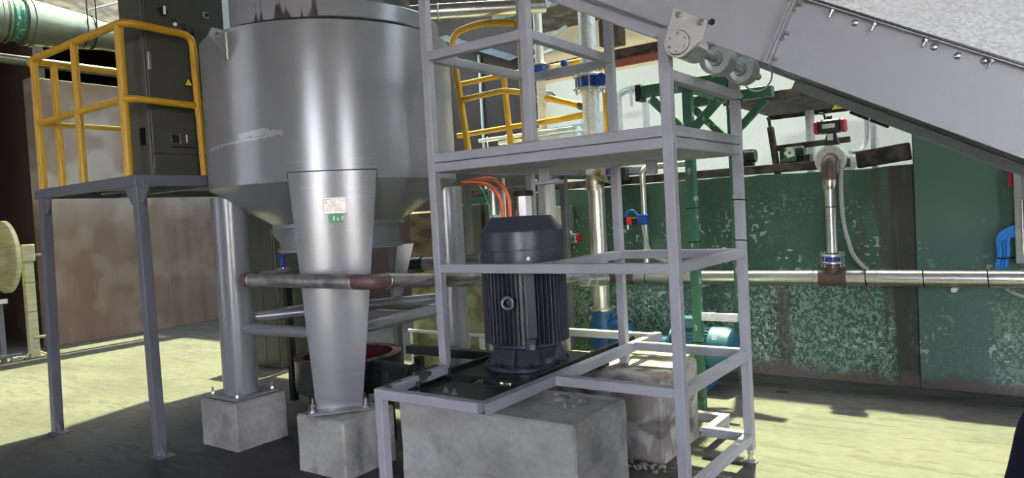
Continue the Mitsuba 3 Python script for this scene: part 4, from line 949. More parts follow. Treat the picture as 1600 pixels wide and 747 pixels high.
p2 = thing("slim_upright_pipe", "slim upright steel pipe against the green wall with a red valve actuator beside it", "pipe")
part(p2, "straight_pipe", tube([(-2.925, YP, 1.02), (-2.93, YP, 1.98), (-2.45, YP + 0.02, 1.985)], 0.030, 20, 0.09, 10), "stainless", 40)
part(p2, "foot_socket", cyl((-2.925, YP, 0.97), (-2.925, YP, 1.03), 0.036, 24), "stainless", 35)
va2 = thing("valve_actuator", "small black and bright red actuator on the slim upright pipe behind the tower", "valve actuator")
part(va2, "body", cb(-3.135, -2.96, YP - 0.13, YP - 0.05, 1.44, 1.505, 0.01), "black_paint", 30)
part(va2, "end_cap", cb(-3.055, -3.0, YP - 0.15, YP - 0.13, 1.435, 1.515, 0.012), "bright_red", 30)
part(va2, "end_cap", cb(-3.15, -3.132, YP - 0.13, YP - 0.05, 1.44, 1.505, 0.006), "actuator_red", 30)
part(va2, "solenoid", cb(-2.962, -2.87, YP - 0.12, YP - 0.04, 1.43, 1.53, 0.01), "blue_paint", 30)
for i in range(2):
    part(va2, "air_hose", tube([(-3.09 + 0.03 * i, YP - 0.10, 1.50), (-3.05, YP - 0.14, 1.575 - 0.015 * i), (-2.97, YP - 0.14, 1.58 - 0.02 * i), (-2.93, YP - 0.10, 1.50)], 0.006, 8, 0.06), "cyan_hose", 40)
part(va2, "drain", cyl((-3.04, YP - 0.14, 1.39), (-3.04, YP - 0.14, 1.44), 0.010, 12), "white_plastic", 30)
solo("grey_conduit", tube([(-2.91, YP - 0.08, 1.427), (-2.895, YP - 0.09, 1.28), (-2.83, YP - 0.08, 1.12), (-2.62, YP - 0.05, 1.05), (-2.5, YP - 0.03, 1.01)], 0.018, 12, 0.2, 10), "cable_grey", "grey flexible conduit curving down beside the slim upright pipe", "conduit", smooth=40)

op = thing("overhead_pipe", "thick silver pipe with a brown end above the right side of the tank", "pipe")
part(op, "straight_pipe", cyl((-4.62, 4.36, 3.40), (-3.28, 5.27, 3.40), 0.066, 36), "stainless", 35)
part(op, "end_fitting", tube([(-4.95, 4.36, 3.40), (-4.78, 4.25, 3.40), (-4.62, 4.36, 3.40)], 0.068, 28, 0.10, 10), "brown_fitting", 40)
for t in (0.0, 0.42): part(op, "weld_bead", torus_at(np.array([-4.62, 4.36, 3.40]) * (1 - t) + np.array([-3.28, 5.27, 3.40]) * t, (1.34, 0.91, 0), 0.066, 0.008), "brushed_metal", True)

# tall pump pipe
tp = thing("pump_pipe", "tall thick steel pipe with a blue flanged valve rising from the blue pump", "pipe")
PX, PY = -3.235, 5.90
part(tp, "straight_pipe", cyl((PX + 0.01, PY, 0.66), (PX, PY, 1.80), 0.080, 40), "stainless", 35)
part(tp, "elbow", tube([(PX, PY, 1.78), (PX, PY, 1.92), (PX + 0.17, PY, 1.935)], 0.088, 32, 0.13, 12), "stainless_elbow", 40, "weld-stained elbow")
part(tp, "upper_pipe", cyl((PX, PY, 1.93), (PX, PY, 4.3), 0.080, 40), "galvanised", 35)
ev = part(tp, "elbow_valve", cyl((PX + 0.18, PY, 1.935), (PX + 0.225, PY, 1.935), 0.085, 32), "blue_paint", 30, "blue valve at the elbow")
part(ev, "pipe_flange", ring((PX + 0.165, PY, 1.935), (1, 0, 0), 0.05, 0.105, 0.018, 40), "zinc", 30)
part(ev, "pipe_flange", ring((PX + 0.24, PY, 1.935), (1, 0, 0), 0.05, 0.105, 0.018, 40), "raw_steel", 30)
flange_bolts(ev, (PX + 0.20, PY, 1.935), (1, 0, 0), 0.09, 8, 0.12, 0.010, 0.3)
part(ev, "lever_box", cb(PX + 0.27, PX + 0.34, PY - 0.05, PY + 0.05, 1.85, 1.98, 0.01), "black_paint")
tv = part(tp, "valve", cyl((PX, PY, 2.745), (PX, PY, 2.835), 0.115, 40), "blue_paint", 30, "blue flanged valve body on the tall pipe")
part(tv, "pipe_flange", ring((PX, PY, 2.85), (0, 0, 1), 0.075, 0.155, 0.022, 48), "zinc", 30)
part(tv, "pipe_flange", ring((PX, PY, 2.73), (0, 0, 1), 0.075, 0.155, 0.022, 48), "zinc", 30)
flange_bolts(tv, (PX, PY, 2.79), (0, 0, 1), 0.133, 10, 0.19, 0.013, 0.15)
part(tv, "gear_disc", cyl((PX + 0.17, PY - 0.06, 2.79), (PX + 0.17, PY - 0.10, 2.79), 0.06, 24), "blue_paint", 30)
part(tv, "gear_neck", cyl((PX + 0.08, PY - 0.04, 2.79), (PX + 0.18, PY - 0.07, 2.79), 0.022, 16), "zinc", 30)
part(tp, "foot_flange", ring((PX + 0.01, PY, 0.655), (0, 0, 1), 0.06, 0.135, 0.022, 48), "stainless_elbow", 30)
flange_bolts(tp, (PX + 0.01, PY, 0.643), (0, 0, 1), 0.115, 8, 0.07, 0.010, 0.2)
bp_ = thing("water_pump", "blue cast pump with a rounded volute under the tall steel pipe", "pump")
PXc = PX + 0.01
part(bp_, "inlet_flange", ring((PXc, PY, 0.628), (0, 0, 1), 0.06, 0.135, 0.026, 48), "pump_blue", 30)
part(bp_, "neck", lathe([(0, 0.30), (0.12, 0.30), (0.12, 0.50), (0.10, 0.56), (0.095, 0.617), (0, 0.617)], 40, p0=(PXc, PY, 0)), "pump_blue", 30)
part(bp_, "volute", lathe([(0, -0.09), (0.16, -0.09), (0.20, -0.06), (0.215, 0), (0.20, 0.06), (0.16, 0.09), (0, 0.09)], 48, p0=(PXc + 0.12, PY + 0.01, 0.36), axis=(0, 1, 0)), "pump_blue", 40)
part(bp_, "bearing_housing", cyl((PXc + 0.12, PY + 0.01, 0.36), (-2.565, 5.9, 0.345), 0.085, 32), "pump_blue", 35)
part(bp_, "foot", cb(PXc - 0.12, PXc + 0.36, PY - 0.10, PY + 0.12, 0.0, 0.16), "pump_blue")
em = thing("pump_motor", "teal blue finned pump motor lying behind the tower by the green wall", "motor")
MZ = 0.345
part(em, "body", cyl((-2.50, 5.9, MZ), (-2.14, 5.9, MZ), 0.165, 48), "motor_teal", 30)
for i in range(28):
    a = 2 * math.pi * i / 28
    d = np.array([0, math.cos(a), math.sin(a)])
    part(em, "fin", obar(np.array([-2.49, 5.9, MZ]) + d * 0.172, np.array([-2.165, 5.9, MZ]) + d * 0.172, 0.006, 0.022, 0.001, up=d), "motor_teal", False)
part(em, "fan_cover", lathe([(0, 0), (0.188, 0), (0.190, 0.01), (0.190, 0.13), (0.17, 0.175), (0.12, 0.195), (0, 0.20)], 48, p0=(-2.16, 5.9, MZ), axis=(1, 0, 0)), "motor_teal", 30, "rounded fan cover")
part(em, "end_shield", lathe([(0, 0), (0.09, 0), (0.18, 0.05), (0.18, 0.07), (0, 0.07)], 40, p0=(-2.56, 5.9, MZ), axis=(1, 0, 0)), "motor_teal", 30)
part(em, "terminal_box", cb(-2.46, -2.30, 5.83, 5.97, MZ + 0.17, MZ + 0.27, 0.01), "motor_teal")
part(em, "rating_label", obar((-2.09, 5.725, 0.40), (-2.09, 5.755, 0.48), 0.045, 0.002, 0.0005, up=(0, -0.9, 0.4)), "white_plastic", label="white rating label")
part(em, "badge", obar((-2.10, 5.80, 0.508), (-2.06, 5.80, 0.508), 0.02, 0.003, 0.0005, up=(0, -0.7, 0.7)), "white_plastic")
for x in (-2.42, -2.22):
    part(em, "foot", cb(x - 0.04, x + 0.04, 5.76, 6.04, 0.0, 0.21), "motor_teal")
solo("red_top_stick", cat([cyl((-2.29, 5.44, 0), (-2.29, 5.44, 0.62), 0.016, 14)]), "white_plastic", "white upright stick behind the front right tower post", "stick")
labels["red_top_stick"]["label"] = "thin white marker stick between the tower post and the green column"

# second tall pipe and rails between the pipes
w2 = thing("white_riser", "tall pale sunlit pipe with a small blue valve left of the thick pump pipe", "pipe")
part(w2, "straight_pipe", cyl((-3.845, 6.0, 0.0), (-3.845, 6.0, 4.3), 0.045, 28), "galvanised", 35)
wv = part(w2, "valve", cyl((-3.845, 6.0, 2.98), (-3.845, 6.0, 3.06), 0.075, 28), "blue_paint", 30, "small blue valve")
part(wv, "pipe_flange", ring((-3.845, 6.0, 3.075), (0, 0, 1), 0.044, 0.10, 0.018, 32), "zinc", 30)
part(wv, "pipe_flange", ring((-3.845, 6.0, 2.965), (0, 0, 1), 0.044, 0.10, 0.018, 32), "zinc", 30)
part(wv, "gear_disc", cyl((-3.53, 5.97, 3.03), (-3.53, 5.93, 3.03), 0.035, 20), "blue_paint", 30)
part(wv, "gear_neck", cyl((-3.77, 6.0, 3.02), (-3.53, 5.95, 3.03), 0.012, 12), "zinc", 30)
solo("wide_duct_post", lathe([(0, 0), (0.075, 0), (0.075, 1.86), (0, 1.86)], 24, p0=(-3.24, 5.05, 0)), "brushed_metal", "wide sunlit pale pipe below the deck right behind the motor", "pipe", smooth=30)

yr = thing("yellow_guard_rail", "yellow pipe guard rail with a bent corner behind the tank, seen through the tower", "guard rail")
part(yr, "top_rail", tube([(-3.995, 5.0, 2.0), (-4.155, 5.0, 3.27), (-3.77, 5.0, 3.30), (-3.42, 5.0, 3.22)], 0.030, 16, 0.16, 10), "yellow_paint", 40)
part(yr, "post", cyl((-3.385, 5.0, 2.0), (-3.44, 5.0, 3.23), 0.032, 18), "yellow_paint", 40)
part(yr, "mid_rail", tube([(-4.09, 5.0, 2.66), (-3.60, 5.0, 2.675), (-3.42, 5.06, 2.64)], 0.026, 16, 0.06), "yellow_paint", 40)
part(yr, "toe_rail", cyl((-4.63, 5.6, 2.43), (-3.55, 5.6, 2.45), 0.026, 16), "yellow_paint", 40)
part(yr, "back_rail", cyl((-4.62, 5.6, 2.945), (-3.75, 5.6, 2.95), 0.026, 16), "yellow_paint", 40)
part(yr, "back_post", cyl((-3.955, 5.6, 2.0), (-4.012, 5.6, 2.95), 0.030, 16), "yellow_paint", 40)
part(yr, "deck", cb(-4.9, -3.36, 4.96, 5.84, 1.93, 2.0, 0.004), "platform_paint", label="dark walkway deck")
part(yr, "deck_post", cb(-4.75, -4.69, 5.78, 5.84, 0, 1.93), "platform_paint"); part(yr, "deck_post", cb(-3.52, -3.46, 5.72, 5.78, 0, 1.93), "platform_paint")
y2 = thing("yellow_guard_rail", "yellow sloping rails between the pale riser and the thick pump pipe", "guard rail")
part(y2, "rail", cyl((-3.795, 6.0, 2.745), (-3.36, 6.0, 2.60), 0.032, 16), "yellow_paint", 40)
part(y2, "rail", cyl((-3.79, 6.0, 2.508), (-3.33, 6.0, 2.516), 0.032, 16), "yellow_paint", 40)
part(y2, "rail", cyl((-3.79, 6.07, 3.045), (-3.33, 6.07, 3.056), 0.030, 16), "yellow_paint", 40)
part(y2, "clamp", cyl((-3.42, 6.0, 2.62), (-3.34, 6.0, 2.59), 0.042, 16), "brown_fitting", 40)
part(y2, "post", cyl((-3.345, 6.05, 2.0), (-3.345, 6.05, 3.10), 0.028, 16), "yellow_paint", 40)
part(y2, "walkway", cb(-3.78, -3.05, 6.02, 6.605, 1.93, 2.0, 0.004), "platform_paint")
y3 = thing("narrow_ladder", "narrow yellow ladder of two close pipes right of the thick pump pipe", "ladder")
part(y3, "stile", cyl((-3.195, 6.12, 2.0), (-3.170, 6.12, 3.12), 0.027, 16), "yellow_paint", 40)
part(y3, "stile", cyl((-3.118, 6.12, 2.0), (-3.098, 6.12, 3.14), 0.027, 16), "yellow_paint", 40)
for z in (2.9, 2.55, 2.2): part(y3, "rung", cyl((-3.19, 6.12, z), (-3.10, 6.12, z), 0.018, 12), "yellow_paint", 40)
wr = thing("white_pipe_rack", "low rack of thin white pipes beyond the yellow guard rail", "pipe rack")
part(wr, "pipe", cyl((-4.45, 5.72, 2.365), (-3.3, 5.72, 2.37), 0.020, 12), "white_paint", 40)
part(wr, "pipe", cyl((-4.20, 5.72, 2.318), (-3.3, 5.72, 2.318), 0.020, 12), "white_paint", 40)
for x in (-4.36, -4.11, -3.5): part(wr, "holder", cyl((x, 5.74, 2.0), (x, 5.74, 2.40), 0.008, 10), "white_paint", 40)
part(wr, "box", cb(-4.32, -4.05, 5.66, 5.76, 2.0, 2.27), "white_paint")

# ------------------------------------------------------------------ on and behind the green wall
solo("rusty_beam", obar((-5.4, 6.66, 1.875), (-1.16, 6.66, 1.885), 0.10, 0.075), "rusty_steel", "long dark rusty beam lying on top of the green wall", "beam")
solo("rusty_beam", obar((-1.10, 6.68, 1.90), (-0.70, 6.68, 1.94), 0.12, 0.14), "rusty_steel", "short thick rusty beam on the wall top against the teal panel", "beam")
hr = thing("rusty_frame", "rusty angle-iron frame with a leaning upright standing on the green wall", "steel frame")
part(hr, "upright", obar((-1.775, 6.72, 1.82), (-1.825, 6.72, 2.27), 0.045, 0.075), "rusty_steel")
part(hr, "hook", tube([(-1.825, 6.72, 2.25), (-1.835, 6.72, 2.34), (-1.848, 6.72, 2.36)], 0.014, 10, 0.02), "rusty_steel")
part(hr, "cross_bar", obar((-1.79, 6.74, 2.07), (-1.16, 6.74, 2.09), 0.04, 0.05), "rusty_steel")
part(hr, "shelf", cb(-1.77, -1.50, 6.66, 6.80, 1.905, 1.92), "rusty_steel")
part(hr, "backing_plate", cb(-1.765, -1.65, 6.76, 6.78, 1.92, 2.06), "green_steel")
def small_motor(name, lab, x0, x1, y, z, r, m="black_paint"):
    k = thing(name, lab, "motor")
    part(k, "body", cyl((x0, y, z), (x1, y, z), r, 28), m, 30)
    for i in range(5):
        x = x0 + (x1 - x0) * (0.45 + 0.1 * i)
        part(k, "fin", ring((x, y, z), (1, 0, 0), r * 0.9, r * 1.12, 0.008, 28), m, 30)
    part(k, "foot", cb(x0 + 0.02, x1 - 0.02, y - r * 0.6, y + r * 0.6, z - r - 0.03, z - r * 0.7), m)
    return k
small_motor("small_motor", "small black finned motor on the wall top behind the back right tower post", -2.19, -1.96, 6.70, 2.018, 0.060)
k = small_motor("small_motor", "small dark motor with a pale star face right of the leaning upright", -1.69, -1.53, 6.72, 2.014, 0.062)
part(k, "face", lathe([(0.014, -0.004), (0.05, -0.004), (0.05, 0.006), (0.014, 0.006)], 5, True, (-1.645, 6.645, 2.012), (0, 1, 0)), "white_plastic", False)
part(k, "drive_box", cb(-1.54, -1.48, 6.66, 6.80, 1.92, 1.99), "black_paint")
part(k, "face_plate", cb(-1.70, -1.59, 6.654, 6.66, 1.935, 2.055), "green_steel")
solo("upright_conduit", cyl((-0.985, 6.85, 0.0), (-0.985, 6.85, 3.0), 0.032, 20), "galvanised", "bright upright pipe behind the wall right of the valve actuator", "pipe", smooth=35)
solo("upright_conduit", tube([(-1.15, 6.66, 1.97), (-1.08, 6.80, 1.985), (-1.045, 6.85, 2.10), (-1.04, 6.85, 3.0)], 0.020, 14, 0.1), "galvanised", "curved thin pipe joining the bright upright pipe behind the wall", "pipe", smooth=40)
solo("upright_conduit", cyl((-0.80, 8.9, 0), (-0.80, 8.9, 3.4), 0.02, 12), "galvanised", "thin upright rod on the pale wall near the teal panel", "pipe", smooth=40)
solo("wall_downpipe", cyl((-1.95, 8.85, 0), (-1.95, 8.85, 3.4), 0.05, 20), "galvanised", "pale downpipe on the pale wall behind the valve actuator", "pipe", smooth=40)
sg2 = thing("hazard_sign", "small yellow triangular hazard sign behind the conveyor's lower edge", "sign")
sx, sy, sz = -1.34, 7.27, 2.415
part(sg2, "backing", prism([(-0.075, 0), (0.075, 0), (0, 0.125)], 0.004, (sx, sy, sz), (1, 0, 0), (0, 0, 1)), "black_paint", 30)
part(sg2, "field", prism([(-0.062, 0.007), (0.062, 0.007), (0, 0.111)], 0.003, (sx, sy - 0.004, sz), (1, 0, 0), (0, 0, 1)), "sign_yellow", 30)
part(sg2, "symbol", prism([(0.005, 0.082), (-0.013, 0.044), (0.0, 0.046), (-0.006, 0.016), (0.017, 0.052), (0.004, 0.050)], 0.002, (sx, sy - 0.007, sz), (1, 0, 0), (0, 0, 1)), "black_paint", 30)
part(sg2, "hanger", cb(sx - 0.008, sx + 0.008, sy, sy + 0.004, sz + 0.09, 2.62, 0.001), "galvanised")
solo("red_wall_pipe", cyl((-5.7, 8.90, 3.60), (3.0, 8.90, 3.60), 0.055, 20), "brick_red", "long brick red pipe under the cream wall strip", "pipe", smooth=40)
solo("wall_top_beam", cb(-5.75, 3.0, 8.93, 8.99, 3.66, 3.80, 0.004), "rusty_steel", "dark beam along the top of the pale wall above the red pipe", "beam")
ub = thing("bent_pipe", "grey pipe bent like an upside-down U on the pale wall behind the tower", "pipe")
part(ub, "pipe", tube([(-4.02, 8.85, 2.0), (-4.02, 8.85, 3.22), (-4.30, 8.85, 3.20), (-4.42, 8.85, 3.16), (-4.42, 8.85, 2.0)], 0.045, 16, 0.1), "galvanised", 40)
part(ub, "bracket", cb(-4.24, -4.20, 8.80, 8.99, 3.15, 3.18), "galvanised")
part(ub, "spray_nozzle", cyl((-4.22, 8.84, 2.98), (-4.22, 8.84, 3.18), 0.02, 12), "galvanised", 40)
solo("grey_wall_box", cb(-4.75, -4.50, 8.70, 8.98, 0.0, 2.95), "galvanised", "tall grey box against the pale wall right of the yellow ladder", "box")
ps_ = thing("process_skid", "pale pipe skid of thin rails seen under the sloping yellow rails", "pipe rack")
for z in (2.80, 2.70, 2.60): part(ps_, "rail", cyl((-5.75, 8.6, z), (-4.85, 8.6, z), 0.022, 12), "white_paint", 40)
for x in (-5.7, -5.3, -4.88): part(ps_, "upright", cyl((x, 8.62, 0), (x, 8.62, 2.85), 0.02, 12), "white_paint", 40)
part(ps_, "valve", tube([(-5.70, 8.6, 3.28), (-5.35, 8.6, 3.28), (-5.30, 8.6, 3.22), (-5.65, 8.55, 3.18)], 0.035, 12, 0.04), "raw_steel", 40)

# dark recess boxes on the green wall behind the motor
solo("wall_cabinet", cb(-5.35, -5.02, 6.40, 6.545, 1.12, 1.74, 0.006), "cabinet_paint", "narrower left one of two dark flat cabinets on the wall left of the motor", "cabinet", "dark cabinets on the green wall")
solo("wall_cabinet", cb(-4.98, -4.45, 6.42, 6.545, 1.12, 1.74, 0.006), "cabinet_paint", "wider right one of two dark flat cabinets on the wall left of the motor", "cabinet", "dark cabinets on the green wall")
solo("wall_box", cb(-4.12, -3.86, 6.38, 6.545, 1.28, 1.66, 0.006), "cable_grey", "grey square box on the green wall just right of the motor cowl", "box")
fu = thing("air_filter_unit", "steel air preparation unit with pipes and a blue lever left of the steel can", "filter")
FX, FY = -3.55, 4.75
part(fu, "cylinder", lathe([(0, 1.60), (0.042, 1.60), (0.045, 1.605), (0.045, 1.80), (0.03, 1.83), (0, 1.83)], 24, p0=(FX - 0.03, FY, 0)), "stainless", 30)
part(fu, "cylinder", lathe([(0, 1.60), (0.030, 1.60), (0.032, 1.605), (0.032, 1.80), (0, 1.80)], 20, p0=(FX + 0.05, FY, 0)), "raw_steel", 30)
part(fu, "manifold", cb(FX - 0.06, FX + 0.07, FY - 0.04, FY + 0.04, 1.535, 1.60, 0.01), "galvanised")
part(fu, "drain", lathe([(0, 0.0), (0.030, 0.0), (0.030, 1.46), (0.045, 1.48), (0.045, 1.535), (0, 1.535)], 20, p0=(FX, FY, 0)), "galvanised", 30)
part(fu, "lever", obar((FX + 0.06, FY - 0.05, 1.555), (FX + 0.21, FY - 0.05, 1.568), 0.02, 0.025), "blue_paint", label="blue lever")
part(fu, "cap", cyl((FX + 0.085, FY - 0.05, 1.55), (FX + 0.085, FY - 0.05, 1.62), 0.016, 12), "white_plastic", 30)
pv_ = thing("valve_actuator", "silver valve actuator with red ends just right of the motor cowl", "valve actuator")
part(pv_, "body", cb(-3.70, -3.44, 5.84, 5.94, 1.29, 1.385, 0.012), "raw_steel", 30)
part(pv_, "end_cap", cyl((-3.44, 5.89, 1.337), (-3.42, 5.89, 1.337), 0.045, 24), "actuator_red", 30)
for x in (-3.64, -3.58, -3.52): part(pv_, "port", cyl((x, 5.89, 1.385), (x, 5.89, 1.41), 0.014, 12), "zinc", 30)
part(pv_, "neck", cyl((-3.585, 5.89, 0.0), (-3.585, 5.89, 1.29), 0.030, 16), "white_paint", 30)
ch = thing("check_valve", "small black fitting with brass nuts level with the middle bar left of the motor cowl", "valve")
part(ch, "tube", cyl((-3.62, 4.62, 1.265), (-3.1, 4.52, 1.27), 0.026, 16), "raw_steel", 30)
for x in (-3.585, -3.555): part(ch, "nut", cyl((x, 4.613, 1.266), (x + 0.018, 4.610, 1.266), 0.040, 6), "wood_beam", False)
part(ch, "knob", cyl((-3.50, 4.56, 1.22), (-3.50, 4.56, 1.26), 0.025, 16), "blue_paint", 30)
part(ch, "stand", cb(-3.64, -3.61, 4.60, 4.63, 0.0, 1.28), "platform_paint")

# low wall, crate and coupling behind the tank
solo("low_concrete_wall", cat([cb(-5.32, -4.30, 5.50, 5.70, 0.0, 0.99, 0.01)]), "mossy_concrete", "low mossy sunlit concrete wall between the tank legs and the motor", "wall")
solo("ledge_rail", cyl((-5.33, 5.44, 0.415), (-4.28, 5.44, 0.415), 0.020, 12), "galvanised", "thin pale rail along the foot of the mossy low wall", "rail", smooth=40)
labels["low_concrete_wall"]["kind"] = "structure"
solo("rail_bracket", cat([cb(-5.30, -5.26, 5.42, 5.50, 0, 0.394), cb(-4.36, -4.32, 5.42, 5.50, 0, 0.394)]), "galvanised", "pale bracket holding the thin rail at the mossy wall", "bracket")
solo("wooden_crate", cb(-5.26, -4.92, 5.46, 5.78, 1.065, 1.68, 0.02), "crate_wood", "brown scuffed wooden crate above the low wall, right of the tank outlet", "crate")
solo("wooden_beam", cb(-5.34, -4.88, 5.44, 5.80, 0.992, 1.062, 0.006), "wood_beam", "pale wooden beam under the brown crate", "beam")
cpl = thing("black_coupling", "black round coupling and banded grey pipe behind the tank leg", "pipe")
part(cpl, "coupling", cyl((-4.62, 4.72, 1.175), (-4.46, 4.78, 1.185), 0.075, 32), "black_paint", 30)
part(cpl, "end_disc", cyl((-4.66, 4.71, 1.175), (-4.62, 4.725, 1.175), 0.10, 32), "raw_steel", 30)
part(cpl, "pipe", cyl((-4.46, 4.78, 1.185), (-3.95, 5.00, 1.20), 0.062, 28), "raw_steel", 35)
for t in (0.35, 0.62): part(cpl, "band", ring(np.array([-4.46, 4.78, 1.185]) * (1 - t) + np.array([-3.95, 5.0, 1.20]) * t, (0.51, 0.22, 0.015), 0.06, 0.068, 0.025, 28), "galvanised", 30)
part(cpl, "stand", cb(-4.30, -4.24, 4.83, 4.89, 0, 1.13), "black_paint")
sv = thing("side_valve", "flanged valve with a blue neck and handwheel behind the round tank leg", "valve")
VX, VY, VZ = -5.16, 3.78, 1.17
part(sv, "pipe_flange", ring((VX, VY, VZ), (0.75, -0.65, 0), 0.03, 0.088, 0.03, 36), "raw_steel", 30)
flange_bolts(sv, (VX, VY, VZ), (0.75, -0.65, 0), 0.070, 6, 0.06, 0.011, 0.5)
part(sv, "body", cyl((VX - 0.05, VY + 0.045, VZ), (VX + 0.03, VY - 0.03, VZ), 0.06, 24), "blue_paint", 30)
part(sv, "neck", cyl((VX, VY, VZ + 0.05), (VX, VY, VZ + 0.17), 0.026, 20), "blue_paint", 30)
part(sv, "handwheel", torus_at((VX, VY, VZ + 0.18), (0, 0, 1), 0.055, 0.007), "blue_paint", True)
part(sv, "pipe", cyl((VX - 0.03, VY + 0.03, VZ), (VX - 0.5, VY + 0.44, VZ), 0.045, 24), "raw_steel", 35)
part(sv, "stand", cb(VX - 0.33, VX - 0.27, VY + 0.22, VY + 0.28, 0, VZ - 0.04), "black_paint")
bc = thing("steel_cabinet", "tall plain dark grey steel cabinet behind the round left tank leg", "cabinet")
part(bc, "body", cb(-7.32, -6.775, 4.86, 5.30, 0.0, 1.80, 0.006), "cabinet_paint")
part(bc, "door", cb(-7.30, -7.025, 4.845, 4.858, 0.08, 1.78, 0.004), "cabinet_paint"); part(bc, "door", cb(-7.015, -6.79, 4.845, 4.858, 0.08, 1.78, 0.004), "cabinet_paint")
fk = thing("loader_frame", "pale steel lifting frame with a dull red side behind the tank's front leg", "machine")
FKX = -8.15
part(fk, "top_bar", cb(FKX, FKX + 0.65, 5.9, 6.0, 1.06, 1.11), "white_paint")
part(fk, "post", cb(FKX, FKX + 0.10, 5.9, 6.0, 0.0, 1.06), "white_paint")
part(fk, "side_plate", prism([(0, 0), (0.30, 0), (0.30, 0.36)], 0.03, (FKX + 0.12, 5.99, 0.66), (1, 0, 0), (0, 0, 1)), "white_paint", 30)
part(fk, "red_plate", prism([(0, 0), (0.40, 0), (0.40, 0.34), (0.2, 0.30)], 0.03, (FKX + 0.46, 5.97, 0.58), (1, 0, 0), (0, 0, 1)), "brick_red", 30, "dull red side plate")
part(fk, "base_bar", cb(FKX, FKX + 0.95, 5.88, 6.0, 0.52, 0.58), "motor_paint")
part(fk, "leg", cb(FKX + 0.85, FKX + 0.95, 5.88, 6.0, 0, 0.52), "motor_paint")

# far background seen through the top of the tower
n_ = 60; xs = np.linspace(-7.55, -6.10, n_ * 4 + 1)
zz = 4.50 - (xs + 7.55) * 0.42; yy = 8.70 + 0.016 * np.sin(xs * 2 * math.pi / 0.075)
vt = np.vstack([np.stack([xs, yy, zz], -1), np.stack([xs, yy + 0.27, zz + 0.10], -1)]); m_ = len(xs)
fc = [(i, i + 1, m_ + i + 1) for i in range(m_ - 1)] + [(i, m_ + i + 1, m_ + i) for i in range(m_ - 1)]
solo("corrugated_sheet", trimesh.Trimesh(vt, np.array(fc), process=False), "cable_grey", "strip of grey corrugated sheet above the yellow guard rail by the brown wall", "sheet")
solo("white_rod", cyl((-6.88, 8.96, 0), (-6.88, 8.96, 4.15), 0.025, 12), "white_paint", "thin white upright rod on the brown wall behind the yellow guard rail", "rod", smooth=40)
for q0, q1, lab in (((-5.33, 8.2, 3.86), (-4.80, 8.2, 4.05), "upper of two thin pale conduits sloping behind the thick pump pipe"), ((-5.33, 8.2, 3.74), (-4.75, 8.2, 3.82), "lower of two thin pale conduits behind the thick pump pipe")):
    solo("roof_conduit", cyl(q0, q1, 0.03, 12), "white_paint", lab, "conduit", "thin conduits under the soffit", smooth=40)
solo("brown_box", cb(-4.62, -4.33, 8.75, 8.99, 3.84, 4.20, 0.01), "brown_fitting", "brown box on the cream wall right of the thick pump pipe", "box")

# ------------------------------------------------------------------ right edge
bh = thing("blue_cable_bundle", "bundle of bright blue cables hanging beside the right edge of the teal panel", "cable")
rr = random.Random(11)
for i in range(9):
    o = np.array([rr.uniform(-0.035, 0.035), rr.uniform(-0.02, 0.02), 0])
    t = rr.uniform(-0.02, 0.05)
    part(bh, "cable", tube([(-0.10 + o[0], 6.42 + o[1], 0.995), (-0.075 + o[0], 6.42 + o[1], 1.10), (-0.085 + o[0] * 1.3, 6.42 + o[1], 1.215 + t * 0.5), (-0.03, 6.42 + o[1], 1.255 + t), (0.10, 6.46 + o[1], 1.245 + t * 1.2)], 0.014, 10, 0.06), "cyan_hose", 40)
part(bh, "tie", ring((-0.075, 6.42, 1.07), (0, 0, 1), 0.050, 0.055, 0.012, 20), "rubber", 30)
pb = thing("grey_wall_panel", "upright grey steel panel box at the right edge of the picture", "cabinet")
part(pb, "body", cb(-0.012, 0.60, 6.38, 6.53, 1.03, 1.74, 0.006), "cable_grey")
part(pb, "door", cb(0.045, 0.58, 6.36, 6.378, 1.05, 1.72, 0.006), "cable_grey")
part(pb, "hinge_strip", cb(0.030, 0.040, 6.366, 6.38, 1.10, 1.50, 0.002), "zinc")
part(pb, "red_tab", cb(-0.045, -0.013, 6.42, 6.50, 1.60, 1.745, 0.004), "actuator_red", label="red tab on its left side")
# navy cloth bundle near the camera
prof = [(0, 0.0), (0.30, 0.0), (0.335, 0.04), (0.345, 0.30), (0.340, 0.60), (0.332, 0.85), (0.312, 1.03), (0.285, 1.16), (0.235, 1.28), (0.15, 1.37), (0.06, 1.405), (0, 1.41)]
zs = np.linspace(0, 1, 60); pp = np.array(prof); tt = np.linspace(0, 1, len(pp))
pp = np.stack([np.interp(zs, tt, pp[:, 0]), np.interp(zs, tt, pp[:, 1])], -1); pp[0, 0] = pp[-1, 0] = 0
nv = lathe(pp, 96, p0=(0, 0, 0)); vv = np.array(nv.vertices)
an = np.arctan2(vv[:, 1], vv[:, 0])
fold = 1 + 0.035 * np.sin(an * 7 + 4 * meshkit.noise(vv * 3)) * np.clip((1.3 - vv[:, 2]), 0, 1) + 0.06 * (meshkit.fbm(vv * 5, 3) - 0.5)
vv[:, :2] *= fold[:, None]
solo("navy_cloth_bundle", trimesh.Trimesh(vv + [0.275, 1.55, 0], np.array(nv.faces), process=False), "navy_cloth", "dark navy cloth bundle bulging into the bottom right corner", "cloth", smooth=True)

